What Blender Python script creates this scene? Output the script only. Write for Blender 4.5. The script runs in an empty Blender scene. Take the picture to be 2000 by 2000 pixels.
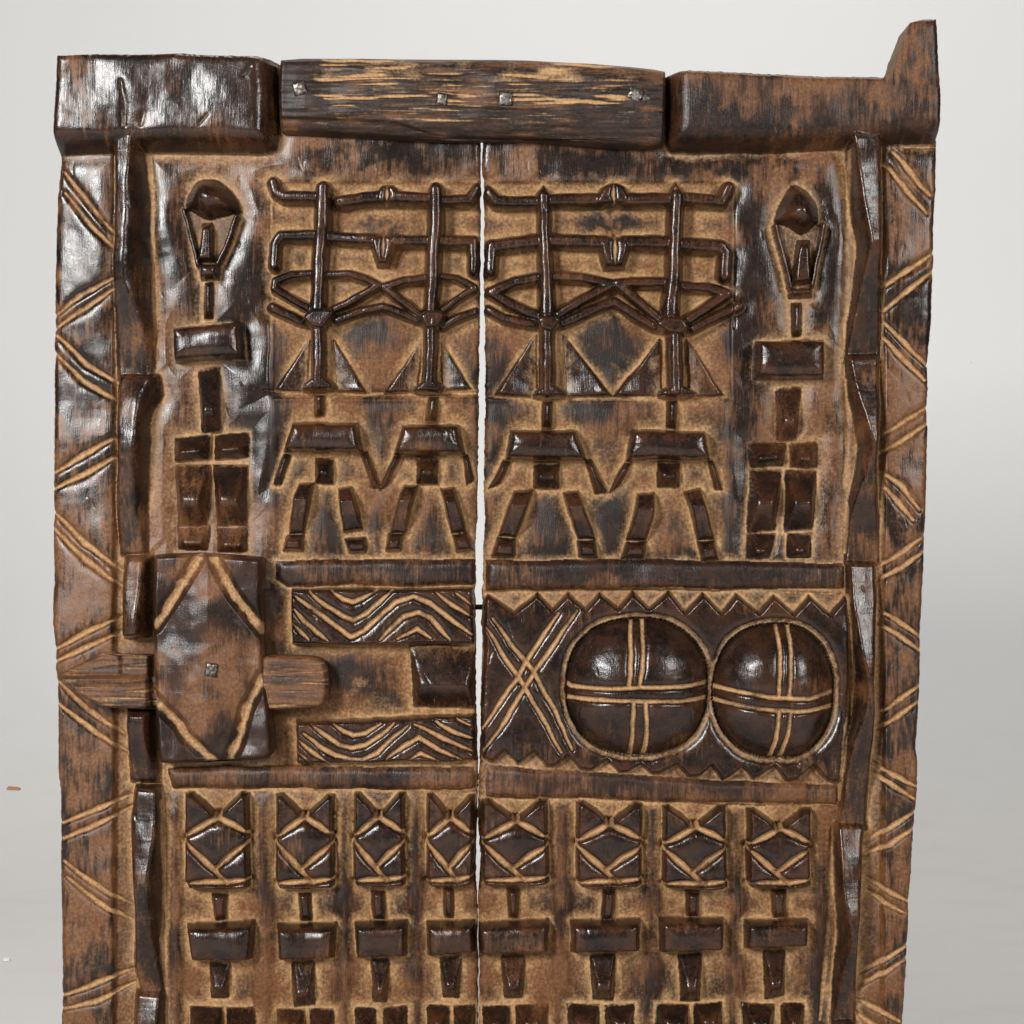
import bpy, math
import numpy as np
from mathutils import Vector, Matrix

# ------------------------------------------------------------------ camera, world, lamps, exposure
S = 0.0004            # metres per photo pixel in the plane of the door
D = 4200.0            # camera distance from that plane, in the same pixels
LEAN = math.radians(3.0)
DOOR_BOTTOM = 2240.0  # the door goes on below the frame down to the floor
CZ = (DOOR_BOTTOM - 1000.0) * S * math.cos(LEAN)   # height of the picture centre above the floor

scene = bpy.context.scene
COL = scene.collection
ROT = Matrix.Rotation(-LEAN, 4, 'X')          # door leans back (top away from the camera)

def place(lx, ly, lz):
    """point given in door coordinates (x right, y away from camera, z up, origin at the picture centre)"""
    v = ROT @ Vector((lx, ly, lz))
    return Vector((v.x, v.y, v.z + CZ))

cam_d = bpy.data.cameras.new('camera')
cam = bpy.data.objects.new('camera', cam_d)
COL.objects.link(cam)
cam_d.sensor_width = 36.0
cam_d.lens = 36.0 * D / 2000.0
cam_d.clip_start = 0.05
cam_d.clip_end = 50.0
cam.location = place(0, -D * S, 0)
aim = place(0, 0, 0)
cam.rotation_euler = (aim - cam.location).to_track_quat('-Z', 'Y').to_euler()
scene.camera = cam

w = bpy.data.worlds.new('World')
scene.world = w
w.use_nodes = True
w.node_tree.nodes['Background'].inputs['Color'].default_value = (0.97, 0.98, 1.0, 1)
w.node_tree.nodes['Background'].inputs['Strength'].default_value = 0.04

def area_lamp(name, loc, target, size, power, col=(1, 1, 1), sy=None, spread=180):
    l = bpy.data.lights.new(name, 'AREA')
    l.energy = power
    l.color = col
    l.shape = 'RECTANGLE'
    l.size = size
    l.size_y = sy or size
    l.spread = math.radians(spread)
    o = bpy.data.objects.new(name, l)
    COL.objects.link(o)
    o.location = loc
    o.rotation_euler = (Vector(target) - Vector(loc)).to_track_quat('-Z', 'Y').to_euler()
    return o

area_lamp('softbox_key', (-1.40, -2.40, CZ + 1.00), (0, 0, CZ), 0.58, 97, (1.0, 0.99, 0.975), 0.75)
area_lamp('softbox_fill', (1.75, -2.3, CZ + 0.90), (0, 0, CZ), 0.55, 35, (1.0, 0.99, 0.975), 0.70)
area_lamp('added_backdrop_lamp', (0.42, 0.70, CZ + 1.75), (0.42, 0.92, 0.0), 1.6, 15, (1.0, 0.99, 0.98), 0.7, 150)  # unseen lamp, added to brighten and even out the paper behind the door

vs = scene.view_settings
vs.view_transform = 'Standard'
vs.look = 'None'
vs.exposure = 0.0
vs.gamma = 1.0
vs.use_curve_mapping = False

# ------------------------------------------------------------------ materials
def mat_new(name):
    m = bpy.data.materials.new(name)
    m.use_nodes = True
    nt = m.node_tree
    return m, nt, nt.nodes['Principled BSDF']

class NB:
    def __init__(s, nt):
        s.nt = nt
    def n(s, t, **kw):
        x = s.nt.nodes.new(t)
        for k, v in kw.items():
            setattr(x, k, v)
        return x
    def l(s, a, b):
        s.nt.links.new(a, b)
    def attr(s, name):
        x = s.n('ShaderNodeAttribute'); x.attribute_name = name
        return x.outputs['Fac']
    def math(s, op, a, b=None, clamp=False):
        x = s.n('ShaderNodeMath', operation=op); x.use_clamp = clamp
        for i, v in enumerate((a, b)):
            if v is None: continue
            if isinstance(v, (int, float)): x.inputs[i].default_value = v
            else: s.l(v, x.inputs[i])
        return x.outputs[0]
    def mix(s, f, a, b, mode='MIX'):
        x = s.n('ShaderNodeMix', data_type='RGBA', blend_type=mode)
        for i, v in ((0, f), (6, a), (7, b)):
            if isinstance(v, (int, float)): x.inputs[i].default_value = v
            elif isinstance(v, tuple): x.inputs[i].default_value = (*v, 1)
            else: s.l(v, x.inputs[i])
        return x.outputs[2]
    def noise(s, vec, scale, detail=4, rough=0.55, stretch=None):
        if stretch:
            mp = s.n('ShaderNodeMapping'); mp.inputs['Scale'].default_value = stretch
            s.l(vec, mp.inputs['Vector']); vec = mp.outputs[0]
        x = s.n('ShaderNodeTexNoise'); x.inputs['Scale'].default_value = scale
        x.inputs['Detail'].default_value = detail; x.inputs['Roughness'].default_value = rough
        s.l(vec, x.inputs['Vector'])
        return x.outputs['Fac']
    def ramp(s, f, lo, hi):
        x = s.n('ShaderNodeMapRange', interpolation_type='SMOOTHSTEP')
        x.inputs['From Min'].default_value = lo; x.inputs['From Max'].default_value = hi
        s.l(f, x.inputs['Value'])
        return x.outputs[0]

def wood_material(name, grain='Z', bare=0.0, rough_lo=0.235):
    """carved hardwood: pale bare wood and dust in the cuts, black-brown polished patina on what hands reach"""
    m, nt, bs = mat_new(name)
    b = NB(nt)
    tc = b.n('ShaderNodeTexCoord').outputs['Object']
    st = {'Z': (1.0, 1.0, 0.09), 'X': (0.07, 1.0, 1.0)}[grain]
    fibre = b.noise(tc, 900, 2, 0.6, st)
    fibre2 = b.noise(tc, 260, 3, 0.6, st)
    blot = b.noise(tc, 55, 2, 0.6)
    grit = b.noise(tc, 1100, 1, 0.65)
    grit2 = b.noise(tc, 420, 2, 0.6)
    dust, pat, wear = b.attr('dust'), b.attr('pat'), b.attr('wear')
    # patina amount broken by fibres
    p = b.math('ADD', pat, b.math('MULTIPLY', b.math('SUBTRACT', fibre2, 0.5), 0.50))
    p = b.math('ADD', p, b.math('MULTIPLY', b.math('SUBTRACT', fibre, 0.5), 0.8))
    p = b.math('ADD', p, b.math('MULTIPLY', b.math('SUBTRACT', blot, 0.5), 0.6))
    p = b.ramp(p, 0.12, 0.88)
    brown = b.mix(b.ramp(grit2, 0.35, 0.7), (0.118, 0.046, 0.0165), (0.186, 0.084, 0.034))
    dark = b.mix(b.ramp(blot, 0.3, 0.7), (0.0085, 0.0050, 0.0039), (0.023, 0.0115, 0.0073))
    c = b.mix(p, brown, dark)
    wr = b.math('MULTIPLY', wear, b.ramp(b.math('ADD', b.math('MULTIPLY', grit2, 0.5), b.math('MULTIPLY', blot, 0.5)), 0.40, 0.62))
    c = b.mix(b.math('MULTIPLY', wr, 0.6), c, (0.105, 0.032, 0.010))
    d = b.math('ADD', dust, b.math('MULTIPLY', b.math('SUBTRACT', grit2, 0.5), 0.5))
    d = b.math('ADD', d, b.math('MULTIPLY', b.math('SUBTRACT', grit, 0.5), 0.30))
    d = b.math('ADD', d, b.math('MULTIPLY', b.math('SUBTRACT', fibre, 0.5), 0.35))
    if bare:
        d = b.math('ADD', d, bare)
    d = b.ramp(d, 0.10, 1.0)
    tan = b.mix(b.ramp(grit2, 0.3, 0.75), (0.350, 0.198, 0.090), (0.510, 0.308, 0.148))
    pit = b.ramp(b.noise(tc, 700, 2, 0.5), 0.70, 0.78)
    tan = b.mix(b.math('MULTIPLY', pit, 0.65), tan, (0.05, 0.03, 0.018))
    c = b.mix(d, c, tan)
    b.l(c, bs.inputs['Base Color'])
    r = b.math('ADD', b.math('MULTIPLY', d, 0.50), rough_lo)
    r = b.math('ADD', r, b.math('MULTIPLY', b.math('SUBTRACT', 1.0, p), 0.13))
    r = b.math('ADD', r, b.math('MULTIPLY', b.math('SUBTRACT', grit2, 0.5), 0.18))
    pol = b.attr('polish')
    r = b.math('ADD', r, b.math('MULTIPLY', b.math('SUBTRACT', 1.0, pol), 0.26))
    b.l(r, bs.inputs['Roughness'])
    b.l(b.math('ADD', 0.22, b.math('MULTIPLY', pol, 0.24)), bs.inputs['Specular IOR Level'])
    # fine relief
    hgt = b.math('ADD', b.math('MULTIPLY', fibre, 0.55), b.math('MULTIPLY', grit, 0.45))
    bump = b.n('ShaderNodeBump')
    b.l(b.math('SUBTRACT', 0.85, b.math('MULTIPLY', pol, 0.50)), bump.inputs['Strength'])
    bump.inputs['Distance'].default_value = 0.0006
    b.l(hgt, bump.inputs['Height'])
    b.l(bump.outputs[0], bs.inputs['Normal'])
    return m

M_WOOD = wood_material('carved wood')
M_BEAM = wood_material('crossbeam wood', 'X', 0.0, 0.36)
M_BOLT = wood_material('bolt wood', 'X', 0.0, 0.42)

def iron_material():
    m, nt, bs = mat_new('worn iron')
    b = NB(nt)
    tc = b.n('ShaderNodeTexCoord').outputs['Object']
    n = b.noise(tc, 500, 4, 0.6)
    b.l(b.mix(b.ramp(n, 0.36, 0.58), (0.24, 0.225, 0.21), (0.05, 0.036, 0.028)), bs.inputs['Base Color'])
    bs.inputs['Metallic'].default_value = 0.75
    b.l(b.math('ADD', b.math('MULTIPLY', n, 0.5), 0.15), bs.inputs['Roughness'])
    bu = b.n('ShaderNodeBump'); bu.inputs['Strength'].default_value = 0.4; bu.inputs['Distance'].default_value = 0.0006
    b.l(n, bu.inputs['Height']); b.l(bu.outputs[0], bs.inputs['Normal'])
    return m
M_IRON = iron_material()

def plain_material(name, col, rough=0.8):
    m, nt, bs = mat_new(name)
    b = NB(nt)
    tc = b.n('ShaderNodeTexCoord').outputs['Object']
    n = b.noise(tc, 900, 3)
    b.l(b.mix(n, tuple(x * 0.75 for x in col), tuple(min(1, x * 1.2) for x in col)), bs.inputs['Base Color'])
    bs.inputs['Roughness'].default_value = rough
    return m

def backdrop_material():
    m, nt, bs = mat_new('studio paper')
    b = NB(nt)
    tc = b.n('ShaderNodeTexCoord').outputs['Object']
    base = b.mix(b.noise(tc, 3, 4), (0.695, 0.694, 0.687), (0.718, 0.717, 0.710))
    # dirt smears low on the sheet, then an even darker, warmer tint towards the bottom
    sep = b.n('ShaderNodeSeparateXYZ'); b.l(tc, sep.inputs[0])
    low = b.n('ShaderNodeMapRange'); low.inputs['From Min'].default_value = 0.22; low.inputs['From Max'].default_value = 0.0
    b.l(sep.outputs['Z'], low.inputs['Value'])
    smear = b.ramp(b.noise(tc, 16, 6, 0.65, (0.6, 1.0, 1.0)), 0.45, 0.75)
    c = b.mix(b.math('MULTIPLY', b.math('MULTIPLY', smear, low.outputs[0]), 0.16), base, (0.47, 0.43, 0.37))
    c = b.mix(b.math('MULTIPLY', low.outputs[0], 0.30), c, (0.60, 0.555, 0.49))
    vor = b.n('ShaderNodeTexVoronoi'); vor.inputs['Scale'].default_value = 34; b.l(tc, vor.inputs['Vector'])
    spot = b.ramp(vor.outputs['Distance'], 0.060, 0.030)
    keep = b.ramp(b.noise(tc, 5, 2), 0.56, 0.66)
    c = b.mix(b.math('MULTIPLY', b.math('MULTIPLY', spot, keep), 0.45), c, (0.33, 0.30, 0.26))
    b.l(c, bs.inputs['Base Color'])
    bs.inputs['Roughness'].default_value = 0.9
    bs.inputs['Specular IOR Level'].default_value = 0.15
    bu = b.n('ShaderNodeBump'); bu.inputs['Strength'].default_value = 0.10; bu.inputs['Distance'].default_value = 0.002
    b.l(b.noise(tc, 120, 4), bu.inputs['Height']); b.l(bu.outputs[0], bs.inputs['Normal'])
    return m
M_PAPER = backdrop_material()

# ------------------------------------------------------------------ helpers for objects
def link(name, mesh, mat, parent=None):
    o = bpy.data.objects.new(name, mesh)
    COL.objects.link(o)
    mesh.materials.append(mat)
    if parent is not None:
        o.parent = parent
    return o

def empty(name, parent=None):
    o = bpy.data.objects.new(name, None)
    o.empty_display_size = 0.02
    COL.objects.link(o)
    if parent is not None:
        o.parent = parent
    return o

def mesh_from(name, V, F, N=None, attrs=None):
    me = bpy.data.meshes.new(name)
    nv, nf = len(V), len(F)
    me.vertices.add(nv)
    me.vertices.foreach_set('co', np.ascontiguousarray(V, dtype=np.float32).ravel())
    me.loops.add(nf * 4)
    me.loops.foreach_set('vertex_index', np.ascontiguousarray(F, dtype=np.int32).ravel())
    me.polygons.add(nf)
    me.polygons.foreach_set('loop_start', np.arange(0, nf * 4, 4, dtype=np.int32))
    me.polygons.foreach_set('use_smooth', np.ones(nf, dtype=bool))
    me.update(calc_edges=True)
    if attrs:
        for k, a in attrs.items():
            at = me.attributes.new(k, 'FLOAT', 'POINT')
            at.data.foreach_set('value', np.ascontiguousarray(a, dtype=np.float32))
    if N is not None:
        me.normals_split_custom_set_from_vertices(N.tolist())
    return me

# ------------------------------------------------------------------ numpy toolbox
rng = np.random.default_rng(7)

class NoiseTex:
    """smooth random field with a given feature size, sampled anywhere (photo pixels)"""
    def __init__(s, feat, n=512, cell=None, aniso=1.0):
        s.cell = cell or feat / 6.0
        s.n = n
        k = np.fft.fftfreq(n)
        kx, ky = np.meshgrid(k, k)
        f0 = s.cell / feat
        filt = np.exp(-((kx / f0) ** 2 + (ky * aniso / f0) ** 2) * 0.9)
        a = np.real(np.fft.ifft2(np.fft.fft2(rng.standard_normal((n, n))) * filt))
        s.a = (a / a.std()).astype(np.float64)
    def __call__(s, x, y):
        u = x / s.cell; v = y / s.cell
        i = np.floor(u).astype(int); j = np.floor(v).astype(int)
        fu = u - i; fv = v - j
        n = s.n; a = s.a
        i0 = i % n; i1 = (i + 1) % n; j0 = j % n; j1 = (j + 1) % n
        return (a[j0, i0] * (1 - fu) + a[j0, i1] * fu) * (1 - fv) + (a[j1, i0] * (1 - fu) + a[j1, i1] * fu) * fv

N_WX, N_WY = NoiseTex(110), NoiseTex(110)
N_WX2, N_WY2 = NoiseTex(30), NoiseTex(30)
N_BIG, N_MID, N_SML = NoiseTex(300), NoiseTex(100), NoiseTex(34)
N_P1, N_P2, N_P3 = NoiseTex(200), NoiseTex(70), NoiseTex(26)
N_HAM = NoiseTex(17)
N_STR = NoiseTex(8, aniso=6.0)      # long in y
N_EDGE = NoiseTex(9)
N_EDGE2 = NoiseTex(60)

def Z(ox, oy, size):
    k = size / 1932.0
    return lambda *pts: [(ox + a * k, oy + b * k) for a, b in pts]
z1, z2, z3, z4 = Z(80, 60, 500), Z(500, 80, 500), Z(920, 80, 500), Z(1360, 20, 500)
z5, z6, z7 = Z(80, 500, 480), Z(510, 340, 450), Z(510, 720, 450)
z8, z9, z10, z11 = Z(940, 340, 520), Z(940, 720, 520), Z(1400, 340, 480), Z(1400, 720, 480)
z12, z13, z14, z15 = Z(80, 960, 500), Z(500, 1080, 460), Z(920, 1120, 500), Z(1340, 1120, 500)
z16, z17, z18, z19 = Z(80, 1500, 500), Z(500, 1500, 500), Z(920, 1500, 500), Z(1340, 1500, 500)
z20 = Z(200, 1400, 400)

def unproj(P, h):
    """where a point seen at photo pixel P really stands when it lies h pixels in front of the panel"""
    k = (D - h) / D
    return [(1000 + (x - 1000) * k, 1000 + (y - 1000) * k) for x, y in P]

def sst(t):
    t = np.clip(t, 0, 1)
    return t * t * (3 - 2 * t)

def interp(y, pts):
    p = sorted(pts)
    return np.interp(y, [a for a, _ in p], [b for _, b in p])

def sinterp(y, pts, sg=11.0):
    p = sorted(pts)
    t = np.arange(p[0][0] - 60, p[-1][0] + 60, 2.0)
    v = np.interp(t, [a for a, _ in p], [b for _, b in p])
    n = int(sg * 3 / 2)
    k = np.exp(-0.5 * (np.arange(-n, n + 1) * 2 / sg) ** 2); k /= k.sum()
    v = np.convolve(np.pad(v, n, mode='edge'), k, mode='valid')
    return np.interp(y, t, v)

def smooth_poly(P, it=1):
    for _ in range(it):
        q = []
        for i in range(len(P)):
            a, c = P[i], P[(i + 1) % len(P)]
            q += [(a[0] * .8 + c[0] * .2, a[1] * .8 + c[1] * .2), (a[0] * .2 + c[0] * .8, a[1] * .2 + c[1] * .8)]
        P = q
    return P

def d_segs(P, X, Y, closed=False, W=None):
    """distance to a polyline; with widths W returns distance minus local half width"""
    best = None
    n = len(P)
    for i in range(n if closed else n - 1):
        ax, ay = P[i]; bx, by = P[(i + 1) % n]
        dx, dy = bx - ax, by - ay
        L2 = dx * dx + dy * dy + 1e-9
        t = np.clip(((X - ax) * dx + (Y - ay) * dy) / L2, 0, 1)
        d = np.hypot(X - ax - t * dx, Y - ay - t * dy)
        if W is not None:
            d = d / (W[i] + (W[i + 1] - W[i]) * t)
        best = d if best is None else np.minimum(best, d)
    return best

def sd_poly(P, X, Y):
    d = d_segs(P, X, Y, True)
    inside = np.zeros(X.shape, bool)
    n = len(P)
    for i in range(n):
        ax, ay = P[i]; bx, by = P[(i + 1) % n]
        if ay == by: continue
        c = ((ay > Y) != (by > Y)) & (X < (bx - ax) * (Y - ay) / (by - ay) + ax)
        inside ^= c
    return np.where(inside, d, -d)

# every carved piece: dict(kind, parent key, object name, geometry)
PIECES, GROOVES, BLOBS = [], [], []

def piece(fig, name, fn, bbox, z=0.0, **kw):
    PIECES.append(dict(fig=fig, name=name, fn=fn, bbox=bbox, **kw))

def bb(P, m=0):
    xs = [a for a, _ in P]; ys = [b for _, b in P]
    return (min(xs) - m, min(ys) - m, max(xs) + m, max(ys) + m)

def pillow(fig, name, P, h, wd, base=0.0, yprof=None, power=2.2, xprof=None, crown=False, infl=1.5, **kw):
    P = unproj(P, h * 0.6)
    def fn(X, Y):
        d = sd_poly(P, X, Y) + infl
        t = np.clip(d / wd, 0, 1)
        v = h * (1 - (1 - t) ** power)
        if crown: v = v + 7.0 * (1 - (1 - np.clip(d / 30, 0, 1)) ** 2)
        if yprof: v = v * interp(Y, yprof)
        if xprof: v = v * interp(X, xprof)
        return d, base + v
    piece(fig, name, fn, bb(P), **kw)

def roof(fig, name, P, slopes, cap, base=0.0, soft=2.2, **kw):
    """convex block: every edge climbs at its own slope up to a flat or rounded top"""
    P = unproj(P, cap * 0.6)
    n = len(P)
    area = sum(P[i][0] * P[(i + 1) % n][1] - P[(i + 1) % n][0] * P[i][1] for i in range(n))
    sg = 1 if area > 0 else -1
    if isinstance(slopes, (int, float)): slopes = [slopes] * n
    def fn(X, Y):
        acc = np.exp(-(cap - 0 * X) / soft)
        dm = None
        for i in range(n):
            ax, ay = P[i]; bx, by = P[(i + 1) % n]
            L = math.hypot(bx - ax, by - ay)
            d = sg * ((bx - ax) * (Y - ay) - (by - ay) * (X - ax)) / L + 1.5
            acc = acc + np.exp(-np.clip(d * slopes[i], -40, 400) / soft)
            dm = d if dm is None else np.minimum(dm, d)
        return dm, base + np.maximum(-soft * np.log(acc), 0.0)
    piece(fig, name, fn, bb(P), **kw)

def bar(fig, name, P, wid, h, base=0.0, **kw):
    P = unproj(P, h * 0.6)
    if isinstance(wid, (int, float)): wid = [wid] * len(P)
    Wh = [a * 0.68 for a in wid]
    mean = sum(Wh) / len(Wh)
    def fn(X, Y):
        q = d_segs(P, X, Y, False, Wh)
        t = np.clip(1 - q, 0, 1)
        return (1 - q) * mean, base + h * (1 - (1 - t) ** 3.6)
    piece(fig, name, fn, bb(P, max(Wh) + 2), **kw)

def groove(P, wid, depth, taper=True, pale=1.0):
    n = len(P)
    W = [wid / 2] * n
    if taper:
        W[0] *= 0.55; W[-1] *= 0.55
    GROOVES.append((P, W, depth, pale))

def blob(x, y, rx, ry, dark=0.0, dust=0.0):
    BLOBS.append((x, y, rx, ry, dark, dust))

# ------------------------------------------------------------------ the carving, figure by figure
# --- headers carved from the planks
pillow('door', 'header_block', z1((-100, 0), (700, 0), (1400, 0), (1755, 0), (1768, 215), (1785, 500), (1782, 800), (1770, 880), (1700, 905), (1400, 900), (1000, 905), (760, 905), (690, 900), (560, 915), (160, 915), (-100, 905), (-100, 760), (-100, 400)),
       49, 46, side='L', power=3.0, blur=6, tone=0.84)
pillow('door', 'header_block', [(1304, 60), (1400, 60), (1520, 60), (1600, 60), (1650, 20), (1722, -20), (1765, -60), (1900, -60), (1900, 200), (1900, 272), (1800, 277), (1717, 280), (1661, 285), (1500, 293), (1360, 292), (1310, 291), (1303, 280)],
       47, 46, side='R', power=3.0, blur=6, tone=0.62)

# --- jamb ridges: serpent-like scalloped edges left and right of the carved field
def ridge(name, side, y0, y1, wall, crest, foot, prof, blurw=7, top_soft=5):
    allx = [a for a, _ in wall] + [a for a, _ in foot] + [a for a, _ in crest]
    wl = [(b, a) for a, b in wall]; cr = [(b, a) for a, b in crest]; ft = [(b, a) for a, b in foot]
    K = 1 - 20 / D
    def fn(X, Y):
        Xp = 1000 + (X - 1000) / K; Yp = 1000 + (Y - 1000) / K
        xw, xc, xf = sinterp(Yp, wl), sinterp(Yp, cr, 8), sinterp(Yp, ft)
        H = 1.02 * sinterp(Yp, prof, 14)
        sgn = 1 if side == 'L' else -1
        dw = (Xp - xw) * sgn
        df = (xf - Xp) * sgn
        t1 = sst(dw / blurw)
        span = np.maximum(np.abs(xf - xc), 6)
        t2 = np.clip(df / span, 0, 1)
        t2 = 1 - (1 - t2) ** 1.6
        tilt = 1 - 0.22 * np.clip((xc - Xp) * sgn / 50, 0, 1)
        dt = np.minimum(Yp - y0, y1 - Yp)
        t3 = sst((Yp - y0) / top_soft) * sst((y1 - Yp) / 8)
        d = np.minimum(np.minimum(dw, df), dt)
        return d, np.where(d > 0, H * np.minimum(t1, t2) * t3 * tilt, 0)
    piece('door', name, fn, (min(allx) - 6, y0 - 4, max(allx) + 6, y1 + 4), blur=3.0, tone=0.88)

ridge('jamb_ridge', 'L', 200, 752, [(221, 200), (223.6, 370), (220, 500), (219, 550), (223, 731)],
      [(262, 200), (262, 292), (253, 345), (248, 448), (246, 552), (262, 600), (276, 649), (279, 731)],
      [(284, 200), (284, 300), (291, 400), (293, 500), (298, 560), (299, 640), (300, 731)],
      [(200, 40), (284, 46), (330, 40), (420, 38), (500, 44), (560, 40), (640, 22), (700, 10), (731, 8)])
ridge('jamb_ridge', 'L', 728, 1088, [(226, 728), (226.5, 900), (223, 960), (229, 1066)],
      [(300, 728), (285, 745), (271, 770), (271, 798), (264, 873), (258, 980), (270, 1012), (275, 1066)],
      [(309, 728), (321, 773), (300, 800), (289, 823), (290, 873), (289, 960), (284, 1066)],
      [(728, 22), (775, 34), (870, 42), (940, 36), (1000, 20), (1066, 10)], top_soft=10)
ridge('jamb_ridge', 'L', 1080, 1249, [(238, 1080), (236, 1150), (239, 1249)], [(278, 1080), (276, 1150), (270, 1249)],
      [(296, 1080), (293, 1249)], [(1080, 22), (1130, 34), (1180, 46), (1225, 48), (1249, 44)], top_soft=14, blurw=9)
ridge('jamb_ridge', 'L', 1388, 1530, [(243, 1388), (246, 1470), (250, 1530)], [(284, 1388), (286, 1440), (292, 1530)],
      [(300, 1388), (308, 1480), (312, 1530)], [(1388, 40), (1420, 42), (1460, 30), (1500, 16), (1530, 8)], blurw=9)
ridge('jamb_ridge', 'L', 1531, 1956, [(262, 1531), (259, 1552), (252, 1603), (258.6, 1759), (258.6, 1888), (272, 1936)],
      [(309, 1531), (307, 1580), (305, 1629), (292, 1707), (285, 1748), (297, 1862), (316, 1936)],
      [(313, 1531), (320, 1629), (316, 1759), (320, 1936)],
      [(1531, 22), (1600, 30), (1700, 40), (1748, 44), (1800, 34), (1880, 18), (1936, 8)], top_soft=10)
ridge('jamb_ridge', 'L', 1934, 2200, [(264, 1934), (258, 2010), (262, 2200)], [(316, 1934), (308, 2000), (286, 2200)],
      [(321, 1934), (320, 2040), (318, 2200)], [(1934, 20), (2000, 30), (2090, 42), (2200, 14)], top_soft=10)

ridge('jamb_ridge', 'R', 200, 708, [(1721, 200), (1724, 408), (1725.5, 563), (1725, 686)],
      [(1662, 200), (1662, 276), (1671, 330), (1680, 382), (1699, 470), (1698, 479), (1686, 539), (1676, 580), (1668, 638), (1662, 686)],
      [(1650, 200), (1650, 276), (1655, 330), (1664, 420), (1676, 480), (1668, 560), (1656, 640), (1650, 686)],
      [(200, 38), (276, 44), (330, 38), (420, 42), (475, 46), (540, 32), (610, 18), (686, 7)])
ridge('jamb_ridge', 'R', 686, 1112, [(1722, 686), (1720, 780), (1719, 860), (1715.5, 894), (1718, 970), (1724, 1090)],
      [(1657, 686), (1667, 727), (1676, 777), (1703, 862), (1702, 882), (1691, 931), (1668, 988), (1658, 1020), (1657, 1090)],
      [(1650, 686), (1655, 740), (1664, 800), (1680, 870), (1672, 930), (1658, 988), (1651, 1040), (1650, 1090)],
      [(686, 18), (760, 32), (860, 45), (900, 40), (960, 26), (1020, 14), (1090, 7)], top_soft=12)
ridge('jamb_ridge', 'R', 1091, 1626, [(1714, 1091), (1715, 1185), (1713, 1275), (1710, 1353), (1707.5, 1456), (1702, 1508), (1697, 1604)],
      [(1659, 1091), (1662, 1172), (1676.5, 1262), (1696, 1345), (1687, 1379), (1664, 1456), (1653, 1508), (1645, 1604)],
      [(1652, 1091), (1655, 1172), (1662, 1262), (1672, 1345), (1664, 1400), (1652, 1456), (1644, 1508), (1638, 1604)],
      [(1091, 20), (1180, 34), (1300, 44), (1360, 46), (1440, 38), (1520, 26), (1604, 9)], top_soft=12)
ridge('jamb_ridge', 'R', 1603, 2008, [(1694, 1603), (1687, 1655), (1688, 1686), (1684, 1759), (1679, 1836), (1676, 1985)],
      [(1637, 1603), (1639, 1681), (1645, 1759), (1664, 1834), (1650, 1880), (1636, 1985)],
      [(1632, 1603), (1632, 1690), (1634, 1759), (1640, 1834), (1630, 1900), (1624, 1985)],
      [(1603, 18), (1690, 34), (1790, 46), (1850, 42), (1920, 22), (1985, 8)], top_soft=12)
ridge('jamb_ridge', 'R', 1990, 2210, [(1676, 1990), (1672, 2210)], [(1640, 1990), (1650, 2210)], [(1626, 1990), (1634, 2210)],
      [(1990, 18), (2090, 40), (2210, 14)], top_soft=10)

# --- two large standing figures
def wedge(fig, name, P, cap, top=0.45, side=1.3, bot=0.9, **kw):
    """four corners: top-left, top-right, bottom-right, bottom-left"""
    roof(fig, name, P, [top, side * 1.6, bot * 1.25, side * 1.6], cap * 1.15, soft=2.2, blur=3.6, **kw)

def block(fig, name, P, cap, sl=2.6, **kw):
    """rounded cushion-like block"""
    pillow(fig, name, P, cap * 0.95, 17 / sl, power=2.4, blur=2.6, crown=True, **kw)

F = 'tallL'
pillow(F, 'head', smooth_poly(z1((1085, 1345), (1100, 1230), (1160, 1130), (1240, 1105), (1330, 1120), (1420, 1190), (1480, 1290), (1500, 1370), (1440, 1395), (1340, 1415), (1270, 1435), (1200, 1410), (1150, 1360))), 46, 40, power=2.1, blur=6)
pillow(F, 'face', z1((1085, 1350), (1495, 1380), (1345, 1750), (1335, 1855), (1200, 1860), (1185, 1765)), 9, 8, tan=0.40)
bar(F, 'cheek', z1((1090, 1360), (1135, 1560), (1190, 1770)), 9, 16, base=6)
bar(F, 'cheek', z1((1480, 1410), (1410, 1600), (1335, 1760)), 9, 16, base=6)
roof(F, 'nose', z1((1218, 1455), (1298, 1450), (1302, 1745), (1185, 1750)), [1.6, 3.6, 3.0, 3.6], 22, base=8)
block(F, 'chin', z1((1190, 1765), (1340, 1755), (1330, 1862), (1203, 1865)), 24, 3.0)
roof(F, 'neck', z5((1278, 195), (1345, 195), (1345, 490), (1275, 500)), [1.5, 1.8, 0.8, 1.8], 13)
block(F, 'chest', z5((1035, 560), (1585, 520), (1592, 800), (1055, 822)), 36)
wedge(F, 'waist', z5((1225, 870), (1392, 868), (1390, 1385), (1250, 1392)), 28, 0.36, 2.2, 0.62)
wedge(F, 'hip', z5((1045, 1432), (1318, 1400), (1312, 1592), (1045, 1610)), 26, 0.9, 1.1, 1.7)
wedge(F, 'hip', z5((1355, 1412), (1612, 1390), (1612, 1582), (1360, 1592)), 26, 0.9, 1.1, 1.7)
wedge(F, 'thigh', [(341, 908), (406, 909), (396, 1030), (344, 1030)], 28, 0.48, 1.5, 0.52)
wedge(F, 'thigh', [(415, 909), (480, 908), (480, 1028), (421, 1029)], 28, 0.48, 1.5, 0.52)
wedge(F, 'foot', z12((1025, 262), (1255, 262), (1240, 432), (1030, 430)), 20, 0.5, 0.9, 1.5)
wedge(F, 'foot', z12((1315, 262), (1555, 258), (1548, 450), (1330, 440)), 20, 0.5, 0.9, 1.5)

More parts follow.
